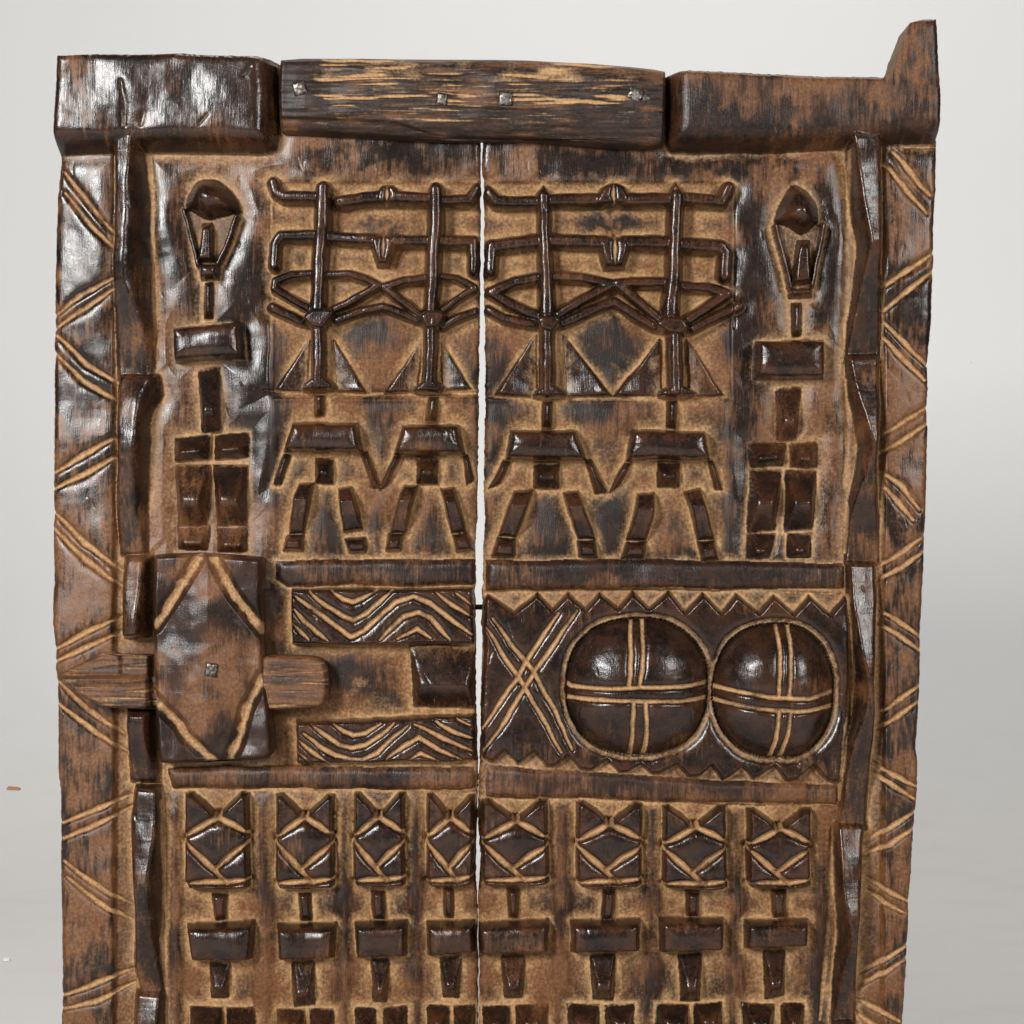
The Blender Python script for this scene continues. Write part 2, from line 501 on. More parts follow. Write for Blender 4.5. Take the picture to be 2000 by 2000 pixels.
F = 'tallR'
pillow(F, 'head', smooth_poly(z10((615, 62), (720, 120), (790, 230), (806, 350), (780, 400), (720, 460), (670, 492), (640, 482), (580, 430), (490, 392), (458, 370), (490, 250), (550, 140))), 46, 40, power=2.1, blur=5)
pillow(F, 'face', z10((452, 400), (832, 395), (748, 965), (568, 965)), 9, 8, tan=0.40)
bar(F, 'cheek', z10((460, 415), (515, 650), (572, 890)), 9, 16, base=6)
bar(F, 'cheek', z10((828, 405), (790, 650), (748, 880)), 9, 16, base=6)
roof(F, 'nose', z10((632, 525), (722, 520), (744, 862), (580, 870)), [1.6, 3.6, 3.0, 3.6], 24, base=8)
block(F, 'chin', z10((565, 900), (752, 895), (748, 965), (568, 968)), 20, 1.8)
roof(F, 'neck', z10((588, 1010), (672, 1005), (662, 1290), (588, 1290)), [1.2, 1.5, 0.8, 1.5], 13)
block(F, 'chest', z10((305, 1310), (846, 1310), (844, 1602), (298, 1608)), 36)
wedge(F, 'waist', z11((480, 150), (680, 130), (638, 555), (488, 562)), 27, 0.42, 2.0, 0.62)
wedge(F, 'hip', z11((268, 590), (552, 580), (532, 765), (272, 772)), 26, 0.9, 1.1, 1.7)
wedge(F, 'hip', z11((588, 590), (804, 575), (802, 772), (594, 772)), 26, 0.9, 1.1, 1.7)
wedge(F, 'thigh', z11((272, 792), (525, 790), (465, 1265), (250, 1290)), 28, 0.48, 1.5, 0.52)
wedge(F, 'thigh', z11((552, 800), (802, 795), (766, 1270), (545, 1280)), 28, 0.48, 1.5, 0.52)
wedge(F, 'foot', z11((255, 1300), (472, 1290), (418, 1485), (240, 1485)), 22, 0.7, 0.9, 1.6)
wedge(F, 'foot', z11((568, 1292), (758, 1295), (748, 1485), (560, 1488)), 22, 0.7, 0.9, 1.6)

# --- four dancers under tall double-barred masks
def dancer(F, zz, d, zl, e):
    k = zz((0, 0), (1, 0)); k = k[1][0] - k[0][0]
    H = 24
    for P in d['wings']:
        roof(F, 'skirt', zz(*P), [1.1, 1.4, 0.10], 13, base=0.0, soft=1.4)
    for nm in ('upper', 'lower'):
        for P, wv in d[nm]:
            bar(F, 'mask_bar', zz(*P), wv * k * 1.2, H if nm == 'upper' else H + 1)
    for P in d.get('lobes', []):
        pillow(F, 'mask_lobe', zz(*P), 27, 11, power=2.6, blur=2.5)
    for P in d.get('slits', []):
        groove(unproj(zz(*P), 26), 8, 9)
    for P, wv in d['ant']:
        bar(F, 'horn', zz(*P), wv * k * 1.35, 20)
    for P, wv in d['arms']:
        bar(F, 'raised_arm', zz(*P), wv * k * 1.1, 19)
    P, wv = d['post']
    bar(F, 'mask_post', zz(*P), [x * k * 1.22 for x in wv], 30)
    pillow(F, 'mask_tip', zz(*d['tip']), 25, 9)
    P, wv = d['body']
    bar(F, 'mask_beak', zz(*P), wv * k * 1.2, 29)
    pillow(F, 'mask_head', zz(*d['head']), 34, 8, blur=2.5, infl=4)
    pillow(F, 'mask_chin', zz(*d['chin']), 27, 7, infl=3, blur=2)
    roof(F, 'neck', zl(*e['neck']), [2.0, 1.8, 0.8, 1.8], 15)
    for P in e['arms']:
        roof(F, 'arm', zl(*P), [0.9, 1.7, 0.6, 1.7], 17)
    block(F, 'torso', zl(*e['torso']), 32, 2.3)
    wedge(F, 'belly', zl(*e['belly']), 23, 0.9, 1.6, 0.9)
    for P in e['legs']:
        q = zl(*P); ya = min(b for _, b in q); yb = max(b for _, b in q)
        pillow(F, 'leg', q, 28, 7, yprof=[(ya, 0.5), (ya + 0.33 * (yb - ya), 1.0), (ya + 0.6 * (yb - ya), 0.8), (yb, 0.28)])
    for P in e['feet']:
        q = zl(*P); ya = min(b for _, b in q); yb = max(b for _, b in q)
        pillow(F, 'foot', q, 22, 11, yprof=[(ya, 0.5), (ya + 0.45 * (yb - ya), 1.0), (yb, 0.9)])

dancer('dance1', z6, dict(
    post=([(522, 120), (515, 300), (497, 600), (482, 900), (472, 1120)], [90, 100, 100, 95, 95]),
    tip=[(540, 78), (600, 165), (575, 205), (480, 200), (465, 170)],
    upper=[([(100, 75), (125, 160), (190, 190), (460, 200)], 78), ([(660, 235), (850, 208), (1010, 195)], 84)],
    lower=[([(108, 770), (118, 590), (165, 520), (450, 515)], 74), ([(550, 528), (950, 548)], 76)], lobes=[[(950, 200), (980, 125), (1012, 92), (1098, 90), (1142, 130), (1165, 190), (1150, 262), (955, 268)], [(905, 545), (960, 505), (1100, 505), (1155, 548), (1118, 650), (1078, 768), (978, 768), (938, 650)]], slits=[[(1050, 105), (1052, 180), (1048, 260)], [(1033, 500), (1030, 600), (1024, 690)]],
    ant=[([(440, 830), (260, 850), (120, 905), (108, 965), (230, 1030), (400, 1125)], 48), ([(550, 845), (740, 835), (890, 880), (985, 935), (850, 1005), (610, 1130)], 48)],
    arms=[([(90, 1120), (330, 1230)], 66), ([(640, 1220), (800, 1150), (1005, 1110)], 62)],
    body=([(475, 1280), (480, 1500), (478, 1730)], 86),
    head=[(345, 1205), (430, 1128), (600, 1128), (622, 1170), (535, 1300), (430, 1290)],
    chin=[(352, 1805), (368, 1750), (440, 1690), (515, 1690), (602, 1750), (602, 1800)],
    wings=[[(395, 1390), (110, 1812), (370, 1805)], [(605, 1395), (875, 1822), (640, 1805)]]),
    z7, dict(neck=[(440, 205), (532, 205), (522, 400), (443, 412)], torso=[(262, 455), (802, 455), (842, 692), (188, 690)],
    arms=[[(188, 700), (255, 710), (155, 985), (92, 975)], [(826, 700), (882, 690), (988, 992), (920, 1002)]],
    belly=[(443, 745), (588, 750), (588, 962), (443, 955)],
    legs=[[(308, 968), (432, 958), (395, 1160), (348, 1378), (222, 1382), (270, 1060)], [(638, 1010), (742, 998), (804, 1160), (852, 1350), (690, 1372), (650, 1150)]],
    feet=[[(208, 1388), (347, 1383), (337, 1528), (173, 1528)], [(698, 1428), (872, 1418), (892, 1490), (872, 1542), (733, 1542)]]))

dancer('dance2', z6, dict(
    post=([(1470, 130), (1465, 350), (1455, 600), (1445, 880), (1430, 1150)], [95, 100, 100, 95, 90]),
    tip=[(1470, 85), (1520, 150), (1515, 205), (1420, 200), (1425, 130)],
    upper=[([(1110, 197), (1420, 205)], 78), ([(1510, 220), (1740, 218), (1815, 125)], 78)],
    lower=[([(1410, 560), (1100, 556)], 76), ([(1500, 562), (1785, 565), (1787, 805)], 80)],
    ant=[([(1400, 868), (1200, 895), (1035, 945), (1150, 1040), (1335, 1175)], 50), ([(1495, 855), (1650, 880), (1800, 955), (1650, 1050), (1530, 1140)], 44)],
    arms=[([(1015, 1110), (1150, 1160), (1320, 1225)], 60), ([(1530, 1270), (1650, 1205), (1815, 1155)], 60)],
    body=([(1432, 1280), (1420, 1500), (1402, 1740)], 84),
    head=[(1330, 1190), (1400, 1140), (1530, 1148), (1562, 1190), (1482, 1292), (1390, 1302)],
    chin=[(1278, 1825), (1288, 1790), (1378, 1720), (1452, 1720), (1517, 1780), (1502, 1832)],
    wings=[[(1345, 1385), (1030, 1832), (1290, 1815)], [(1520, 1420), (1750, 1792), (1520, 1805)]]),
    z7, dict(neck=[(1400, 235), (1482, 235), (1468, 450), (1373, 450)], torso=[(1178, 480), (1650, 470), (1704, 716), (1112, 716)],
    arms=[[(1118, 720), (1182, 722), (1064, 962), (998, 1002)], [(1688, 720), (1732, 720), (1782, 932), (1728, 972)]],
    belly=[(1313, 745), (1478, 755), (1478, 962), (1313, 968)],
    legs=[[(1200, 988), (1322, 988), (1272, 1130), (1203, 1370), (1078, 1372), (1158, 1060)], [(1508, 1010), (1622, 998), (1690, 1250), (1712, 1360), (1590, 1372), (1538, 1120)]],
    feet=[[(1063, 1378), (1193, 1373), (1172, 1532), (1043, 1532)], [(1598, 1388), (1722, 1378), (1787, 1532), (1628, 1532)]]))

dancer('dance3', z8, dict(
    post=([(460, 170), (460, 450), (465, 750), (472, 1005)], [80, 72, 78, 98]),
    tip=[(460, 72), (517, 150), (492, 215), (420, 215), (402, 140)],
    upper=[([(40, 130), (110, 200), (430, 205)], 70), ([(490, 196), (880, 186)], 78)],
    lower=[([(62, 690), (78, 530), (430, 490)], 84), ([(490, 486), (900, 500)], 80)], lobes=[[(815, 190), (870, 95), (935, 62), (992, 60), (1045, 92), (1090, 172), (1080, 228), (825, 238)], [(845, 500), (900, 455), (1020, 455), (1085, 500), (1070, 585), (1032, 684), (893, 684), (862, 585)]], slits=[[(962, 85), (960, 150), (966, 215)], [(966, 435), (975, 540), (970, 645)]],
    ant=[([(430, 745), (250, 780), (65, 855), (200, 935), (400, 1025)], 54), ([(500, 740), (750, 755), (945, 800), (800, 880), (560, 1015)], 52)],
    arms=[([(45, 985), (150, 1045), (370, 1085)], 56), ([(600, 1080), (750, 1015), (945, 940)], 60)],
    body=([(475, 1130), (480, 1350), (480, 1570)], 78),
    head=[(393, 1060), (420, 1030), (540, 1020), (592, 1060), (512, 1152), (420, 1124)],
    chin=[(388, 1605), (398, 1570), (455, 1530), (525, 1530), (605, 1580), (605, 1612)],
    wings=[[(390, 1165), (105, 1592), (400, 1604)], [(600, 1165), (942, 1602), (620, 1604)]]),
    z9, dict(neck=[(450, 230), (522, 230), (515, 420), (440, 425)], torso=[(213, 448), (692, 440), (764, 662), (178, 652)],
    arms=[[(158, 655), (217, 665), (122, 842), (56, 862)], [(748, 665), (802, 660), (908, 892), (830, 902)]],
    belly=[(383, 686), (564, 686), (564, 864), (378, 864)],
    legs=[[(238, 888), (372, 878), (314, 1060), (257, 1220), (128, 1212), (190, 1010)], [(598, 900), (702, 883), (764, 1060), (822, 1240), (700, 1242), (640, 1050)]],
    feet=[[(118, 1222), (253, 1230), (242, 1362), (78, 1362)], [(693, 1252), (823, 1245), (843, 1372), (708, 1372)]]))

dancer('dance4', z8, dict(
    post=([(1410, 170), (1405, 480), (1400, 750), (1378, 1025)], [85, 88, 88, 90]),
    tip=[(1405, 52), (1462, 140), (1442, 215), (1370, 215), (1353, 140)],
    upper=[([(1030, 188), (1360, 190)], 76), ([(1450, 180), (1745, 195), (1795, 100)], 70)],
    lower=[([(1360, 502), (1040, 498)], 80), ([(1440, 512), (1740, 522), (1775, 570), (1762, 740)], 78)],
    ant=[([(1360, 790), (1100, 785), (985, 800), (1150, 930), (1285, 1045)], 52), ([(1440, 812), (1650, 832), (1785, 870), (1650, 960), (1510, 1055)], 50)],
    arms=[([(970, 935), (1100, 1015), (1255, 1105)], 58), ([(1540, 1120), (1700, 1040), (1870, 955)], 56)],
    body=([(1400, 1150), (1402, 1350), (1412, 1570)], 78),
    head=[(1246, 1092), (1330, 1040), (1460, 1040), (1513, 1110), (1462, 1164), (1358, 1162)],
    chin=[(1285, 1608), (1296, 1580), (1378, 1530), (1442, 1530), (1545, 1580), (1545, 1608)],
    wings=[[(1290, 1198), (968, 1606), (1300, 1606)], [(1500, 1198), (1764, 1606), (1530, 1610)]]),
    z9, dict(neck=[(1345, 230), (1422, 230), (1415, 435), (1338, 435)], torso=[(1096, 448), (1622, 448), (1664, 656), (1052, 662)],
    arms=[[(1038, 670), (1094, 675), (1014, 842), (938, 892)], [(1648, 665), (1684, 668), (1750, 872), (1700, 874)]],
    belly=[(1288, 686), (1443, 686), (1443, 852), (1288, 852)],
    legs=[[(1138, 910), (1263, 900), (1252, 1060), (1197, 1250), (1058, 1242), (1108, 1060)], [(1478, 890), (1592, 868), (1652, 1050), (1692, 1230), (1570, 1242), (1528, 1020)]],
    feet=[[(1058, 1262), (1202, 1260), (1182, 1382), (1018, 1382)], [(1568, 1252), (1692, 1245), (1722, 1382), (1598, 1392)]]))

# --- wave panels and the small saddle block beside the lock
pillow('door', 'wave_panel', z13((285, 293), (600, 290), (1100, 296), (1780, 290), (1792, 740), (1000, 752), (300, 757)), 27, 9)
pillow('door', 'wave_panel', z13((322, 1378), (900, 1372), (1300, 1345), (1800, 1325), (1802, 1705), (1000, 1722), (335, 1728)), 25, 9)
wedge('door', 'saddle_block', z13((1272, 775), (1802, 768), (1802, 1275), (1290, 1265)), 22, 0.30, 0.9, 0.42)
for P in [((620, 305), (720, 380), (800, 400), (880, 370), (990, 305)),
          ((440, 310), (560, 420), (700, 510), (790, 545), (900, 500), (1010, 410), (1120, 305)),
          ((320, 345), (450, 440), (600, 560), (765, 680), (880, 630), (1000, 530), (1150, 400), (1290, 350), (1420, 410), (1560, 520), (1760, 660)),
          ((320, 460), (400, 560), (500, 650), (580, 715)), ((310, 590), (370, 650), (430, 715)),
          ((1010, 705), (1100, 620), (1220, 510), (1330, 475), (1430, 530), (1510, 620), (1590, 710)),
          ((1170, 695), (1330, 612), (1440, 700)), ((1470, 325), (1600, 430), (1770, 530)), ((1640, 335), (1760, 425)),
          ((640, 1400), (720, 1460), (800, 1495), (900, 1480), (1020, 1405)),
          ((450, 1400), (560, 1490), (680, 1570), (790, 1600), (900, 1575), (1030, 1490), (1130, 1395)),
          ((385, 1480), (520, 1590), (650, 1660), (770, 1695), (880, 1690), (1000, 1640), (1120, 1520), (1240, 1415)),
          ((350, 1550), (450, 1630), (590, 1720)), ((345, 1650), (440, 1715)),
          ((1070, 1695), (1200, 1600), (1330, 1510), (1480, 1590), (1680, 1695)), ((1255, 1700), (1350, 1640), (1490, 1700)),
          ((1290, 1405), (1500, 1490), (1770, 1625)), ((1480, 1380), (1620, 1460), (1770, 1520)), ((1660, 1360), (1760, 1405))]:
    groove(unproj(z13(*P), 24), 10.0, 10.0)

# --- zigzag plate with the two domes
upper = z14((100, 200), (130, 163), (325, 292), (500, 150), (610, 275), (730, 150), (860, 275), (975, 153), (1110, 266), (1215, 140), (1345, 266), (1490, 140), (1620, 290), (1750, 145), (1880, 290)) + \
        z15((380, 155), (545, 297), (665, 165), (815, 302), (930, 165), (1090, 307), (1205, 160), (1240, 175))
lower = z14((90, 1400), (160, 1435), (250, 1342), (352, 1452), (475, 1347), (570, 1462), (625, 1460), (735, 1387), (830, 1482), (915, 1488), (1025, 1412), (1115, 1505), (1185, 1503), (1285, 1442), (1370, 1517), (1435, 1515), (1555, 1442), (1640, 1532), (1725, 1528), (1812, 1452)) + \
        z15((185, 1452), (265, 1557), (325, 1538), (425, 1467), (500, 1557), (555, 1543), (670, 1462), (750, 1562), (835, 1553), (970, 1452), (1070, 1572), (1170, 1575))
pillow('plate', 'plate', upper + z15((1245, 600), (1235, 1100), (1200, 1560)) + lower[::-1] + z14((75, 1100), (90, 600)), 17, 10)
def dome(cx, cy, rx, ry, h):
    P = []
    for i in range(40):
        a = 2 * math.pi * i / 40
        c, s_ = math.cos(a), math.sin(a)
        e = 0.86
        P.append((cx + rx * math.copysign(abs(c) ** e, c), cy + ry * math.copysign(abs(s_) ** e, s_)))
    P = unproj(P, 20)
    cx, cy = unproj([(cx, cy)], 20)[0]
    def fn(X, Y):
        d = sd_poly(P, X, Y)
        r = np.clip(d / (min(rx, ry) * 0.93), 0, 1)
        return d, 4 + h * (1 - (1 - r) ** 2.5) ** 0.8
    piece('plate', 'dome', fn, bb(P), force=True)
    Q = [(cx + (a - cx) * 1.03, cy + (b_ - cy) * 1.03) for a, b_ in P]
    groove(Q + [Q[0]], 14, 8, False, 0.55)
dome(1244.8, 1341.8, 141, 135, 44)
dome(1512, 1350.3, 119.5, 133.5, 44)
for P in [((1207, 345), (1200, 600), (1186, 840)), ((1297, 345), (1295, 600), (1265, 840)), ((1226, 970), (1220, 1150), (1205, 1375)), ((1320, 985), (1320, 1200), (1305, 1375)),
          ((712, 828), (760, 852), (1000, 865), (1250, 857), (1600, 850), (1780, 830)), ((712, 935), (1000, 947), (1250, 960), (1550, 966), (1780, 942))]:
    groove(unproj(z14(*P), 38), 9.0, 9, False)
for P in [((685, 385), (702, 600), (687, 910)), ((780, 385), (787, 600), (767, 910)), ((690, 1040), (670, 1250), (642, 1400)), ((772, 1060), (760, 1200), (716, 1400)),
          ((215, 850), (450, 900), (690, 935), (900, 942), (1122, 900)), ((205, 950), (450, 1000), (690, 1027), (850, 1034), (1112, 1006))]:
    groove(unproj(z15(*P), 38), 9.0, 9, False)
for P in [((165, 335), (300, 530), (470, 740), (620, 1010), (765, 1330)), ((118, 405), (250, 620), (400, 850), (540, 1090), (682, 1352)),
          ((662, 298), (560, 450), (420, 660), (350, 790), (220, 980), (85, 1170)), ((797, 283), (640, 520), (490, 720), (400, 870), (250, 1120), (88, 1345))]:
    groove(unproj(z14(*P), 14), 9.5, 9)

# --- low bands and strips left standing between the rows of carving
def band(name, P, h=6, wd=13, tone=0.60):
    pillow('door', name, P, h, wd, power=2.0, tone=tone, lowk=h * 1.0, lowa=0.30, blur=4)
band('divider_band', [(540, 1096), (700, 1094), (926, 1095), (926, 1140), (800, 1146), (700, 1140), (560, 1146), (538, 1130)], tone=.62)
band('divider_band', [(951, 1096), (1200, 1094), (1440, 1098), (1650, 1102), (1652, 1146), (1400, 1152), (1200, 1150), (951, 1152)], tone=.72)
band('divider_band', [(330, 1502), (520, 1498), (760, 1500), (924, 1498), (926, 1536), (800, 1543), (600, 1538), (420, 1542), (338, 1538)], tone=.55)
band('divider_band', [(948, 1497), (1050, 1503), (1200, 1512), (1340, 1522), (1480, 1530), (1636, 1536), (1634, 1568), (1480, 1574), (1300, 1566), (1150, 1562), (950, 1556)], tone=.60)
# --- the bottom row: eight small figures with patterned heads
HEADS = [(361, 486, 1549, 1739), (537.5, 652, 1550, 1738), (690, 791, 1549, 1735.5), (832.5, 926, 1552, 1734),
         (940.5, 1071, 1562, 1734), (1125, 1254, 1568, 1736), (1295, 1420, 1575, 1740), (1460, 1584.5, 1580, 1737)]
NECKS = [z16((1285, 955), (1412, 955), (1402, 1165), (1308, 1165)), z17((320, 945), (422, 945), (427, 1165), (330, 1165)), z17((870, 938), (972, 938), (977, 1165), (885, 1165)),
         z17((1410, 918), (1492, 918), (1497, 1148), (1420, 1145)), z18((275, 928), (367, 928), (357, 1150), (285, 1150)), z18((990, 928), (1092, 928), (1072, 1165), (973, 1165)),
         z18((1628, 943), (1727, 943), (1722, 1140), (1623, 1140)), z19((640, 928), (757, 923), (747, 1140), (650, 1140))]
CHEST = [z16((1100, 1190), (1605, 1168), (1592, 1440), (1130, 1452)), z17((152, 1190), (604, 1178), (588, 1432), (168, 1448)), z17((747, 1180), (1140, 1163), (1138, 1428), (760, 1434)),
         z17((1286, 1170), (1650, 1163), (1652, 1392), (1300, 1418)), z18((66, 1185), (579, 1163), (573, 1397), (73, 1408)), z18((750, 1160), (1274, 1148), (1264, 1380), (762, 1392)),
         z18((1420, 1150), (1908, 1143), (1904, 1380), (1436, 1392)), z19((450, 1160), (919, 1148), (917, 1342), (446, 1368))]
WAIST = [z16((1258, 1470), (1412, 1470), (1394, 1745), (1272, 1745)), z17((262, 1462), (434, 1458), (438, 1802), (284, 1822)), z17((862, 1440), (1004, 1440), (988, 1782), (888, 1782)),
         z17((1388, 1430), (1548, 1430), (1528, 1752), (1413, 1752)), z18((228, 1415), (408, 1415), (387, 1752), (253, 1752)), z18((903, 1405), (1093, 1405), (1078, 1767), (928, 1767)),
         z18((1573, 1400), (1748, 1400), (1728, 1772), (1588, 1772)), z19((593, 1375), (758, 1370), (748, 1732), (608, 1752))]
HIPS = [(z16((1112, 1820), (1352, 1820)), z16((1388, 1820), (1612, 1820))), (z17((158, 1840), (352, 1840)), z17((398, 1838), (592, 1832))), (z17((752, 1815), (905, 1830)), z17((962, 1830), (1142, 1812))),
        (z17((1288, 1810), (1452, 1815)), z17((1488, 1815), (1652, 1805))), (z18((86, 1808), (292, 1808)), z18((338, 1808), (572, 1790))), (z18((736, 1798), (974, 1808)), z18((1018, 1808), (1232, 1795))),
        (z18((1402, 1795), (1644, 1805)), z18((1686, 1800), (1902, 1790))), (z19((436, 1785), (674, 1795)), z19((726, 1795), (893, 1785)))]
for i, (x0, x1, y0, y1) in enumerate(HEADS):
    F = 'small%d' % (i + 1)
    T = lambda u, v: (x0 + u * (x1 - x0), y0 + v * (y1 - y0))
    pillow(F, 'head', [T(0, 0.01), T(0.10, 0.0), T(0.30, 0.10), T(0.50, 0.235), T(0.72, 0.10), T(0.88, 0.0), T(0.99, 0.01), T(1.0, 0.45), T(1.01, 0.95), T(0.93, 0.985), T(0.5, 1.0), T(0.08, 0.985), T(0.0, 0.92), T(0, 0.45)], 29, 10)
    for g in ([(0.01, .445), (.25, .345), (.505, .245), (.75, .32), (.99, .42)], [(-0.01, .48), (.3, .68), (.66, .93)], [(1.0, .50), (.72, .63), (.47, .775)],
              [(.0, .93), (.3, .915), (.7, .905), (1.0, .875)], [(.46, .22), (.505, .25), (.55, .22)]):
        groove(unproj([T(*q) for q in g], 26), 13.5, 15)
    roof(F, 'neck', NECKS[i], [2.0, 1.6, 0.9, 1.6], 13)
    block(F, 'chest', CHEST[i], 33, 2.3)
    wedge(F, 'waist', WAIST[i], 26, 0.46, 2.0, 0.75)
    for (a, c) in HIPS[i]:
        yb = 2016
        wedge(F, 'hip', [a, c, (c[0] - 2, yb), (a[0] + 1, yb)], 25, 1.0, 1.1, 1.7)
        wedge(F, 'thigh', [(a[0] + 1, 2022), (c[0] - 2, 2022), (c[0] - 5, 2130), (a[0] + 3, 2130)], 26, 0.5, 1.5, 0.55)
        wedge(F, 'foot', [(a[0] + 2, 2134), (c[0] - 5, 2134), (c[0] - 7, 2182), (a[0] + 1, 2182)], 20, 0.7, 0.9, 1.5)

# --- chevron grooves of the outer borders (drawn where they run on the plank)
BORDER = [z1((165, 1060), (330, 1260), (548, 1520)), z1((170, 1215), (340, 1420), (545, 1640)), z5((100, 465), (300, 310), (555, 165)), z5((100, 570), (330, 420), (565, 240)),
    z5((115, 625), (350, 850), (592, 1000)), z5((100, 765), (330, 980), (585, 1130)), z5((92, 1702), (330, 1560), (585, 1420)), z5((92, 1832), (350, 1700), (585, 1570)),
    z12((92, 160), (330, 390), (598, 595)), z12((92, 287), (340, 520), (600, 712)), z12((105, 1192), (330, 1060), (606, 940)), z12((105, 1292), (330, 1170), (606, 1058)),
    z12((130, 1440), (350, 1650), (632, 1850)), z12((130, 1610), (350, 1780), (645, 1975)), z16((150, 428), (420, 300), (665, 208)), z16((150, 543), (420, 420), (685, 293)),
    z16((160, 712), (400, 880), (668, 1043)), z16((180, 832), (420, 1010), (660, 1153)), z16((160, 1728), (420, 1620), (695, 1528)), z16((160, 1833), (400, 1760), (700, 1640)),
    z16((165, 2010), (400, 2160), (660, 2330)), z16((165, 2140), (400, 2290), (660, 2450)),
    z4((1480, 1060), (1600, 1200), (1765, 1395)), z4((1425, 1155), (1570, 1330), (1735, 1525)), z10((1704, 617), (1500, 760), (1315, 893)), z10((1696, 757), (1500, 920), (1320, 1073)),
    z10((1315, 1157), (1480, 1320), (1655, 1503)), z10((1305, 1276), (1450, 1430), (1634, 1613)), z11((1655, 307), (1480, 410), (1335, 503)), z11((1650, 437), (1480, 550), (1305, 653)),
    z11((1305, 817), (1450, 930), (1594, 1103)), z11((1326, 937), (1420, 1050), (1544, 1183)), z11((1634, 1307), (1480, 1430), (1265, 1563)), z11((1624, 1437), (1450, 1560), (1260, 1673)),
    z15((1480, 277), (1620, 370), (1773, 477)), z15((1470, 382), (1620, 480), (1768, 582)), z15((1768, 857), (1620, 960), (1485, 1043)), z15((1763, 977), (1620, 1070), (1445, 1173)),
    z15((1425, 1437), (1580, 1530), (1734, 1607)), z15((1415, 1507), (1560, 1600), (1714, 1703)), z19((1724, 337), (1550, 450), (1345, 578)), z19((1709, 462), (1550, 570), (1340, 678)),
    z19((1380, 847), (1520, 930), (1674, 1012)), z19((1385, 947), (1500, 1020), (1644, 1093)), z19((1664, 1347), (1500, 1460), (1335, 1563)), z19((1664, 1447), (1500, 1560), (1305, 1673)),
    z19((1305, 1767), (1450, 1830), (1614, 1923)), z19((1295, 1867), (1420, 1945), (1600, 2050)), z19((1600, 2300), (1450, 2390), (1300, 2480))]
for P in BORDER:
    groove(unproj(P, 14), 12.5, 9.5)
groove(z4((1560, 1040), (1700, 1038), (1815, 1035)), 6, 4)
# ledges under the mask panels, panel edges and a few knife slips
groove(z6((20, 1812), (500, 1835), (1100, 1845), (1790, 1832)), 9, 5)
groove(z8((95, 1618), (600, 1628), (1200, 1632), (1800, 1622)), 9, 5)
groove([(528, 356), (529, 470), (528, 620), (526, 768)], 7, 4)
groove([(1433, 360), (1434, 500), (1432, 640)], 7, 4)
groove([(296, 300), (300, 420), (301, 560), (303, 700)], 10, 4)
groove([(1655, 300), (1655, 420), (1652, 600), (1648, 680)], 12, 4)
groove([(1652, 740), (1656, 850), (1652, 1000), (1650, 1080)], 12, 4)
groove([(1654, 1160), (1660, 1300), (1648, 1450), (1638, 1560)], 12, 4)
groove([(1626, 1620), (1622, 1750), (1612, 1900), (1600, 1990)], 12, 4)
groove([(318, 1560), (322, 1700), (318, 1850), (324, 1930)], 10, 4)
groove([(560, 1148), (700, 1150), (935, 1150)], 8, 3)
groove([(948, 1158), (1300, 1150), (1650, 1160)], 9, 3)
groove([(950, 1562), (1200, 1566), (1630, 1572)], 9, 3)
groove([(335, 1540), (600, 1545), (925, 1548)], 9, 3)
groove([(590, 1405), (760, 1408), (930, 1402)], 7, 3)

# tool nicks: short knife and adze marks, mostly along the grain
rk = np.random.default_rng(21)
for _ in range(330):
    x = rk.uniform(125, 1800); y = rk.uniform(300, 1995)
    L = rk.uniform(7, 26); a = rk.normal(0, 0.28)
    groove([(x, y), (x + L * math.sin(a) * .5, y + L * .5 * math.cos(a)), (x + L * math.sin(a + .1), y + L * math.cos(a))], rk.uniform(2.6, 4.5), rk.uniform(0.5, 1.4), True, rk.uniform(0.3, 1.6))
groove(unproj(z1((620, 390), (640, 560), (640, 720)), 50), 14, 3.0, True, 0.45)
groove(unproj(z1((790, 630), (770, 690), (765, 720)), 50), 13, 2.5, True, 0.7)
groove(unproj(z1((1580, 280), (1530, 350)), 50), 13, 2.0, True, 0.5)
groove(unproj(z1((1260, 650), (1200, 720)), 50), 8, 2.0, True, 0.4)

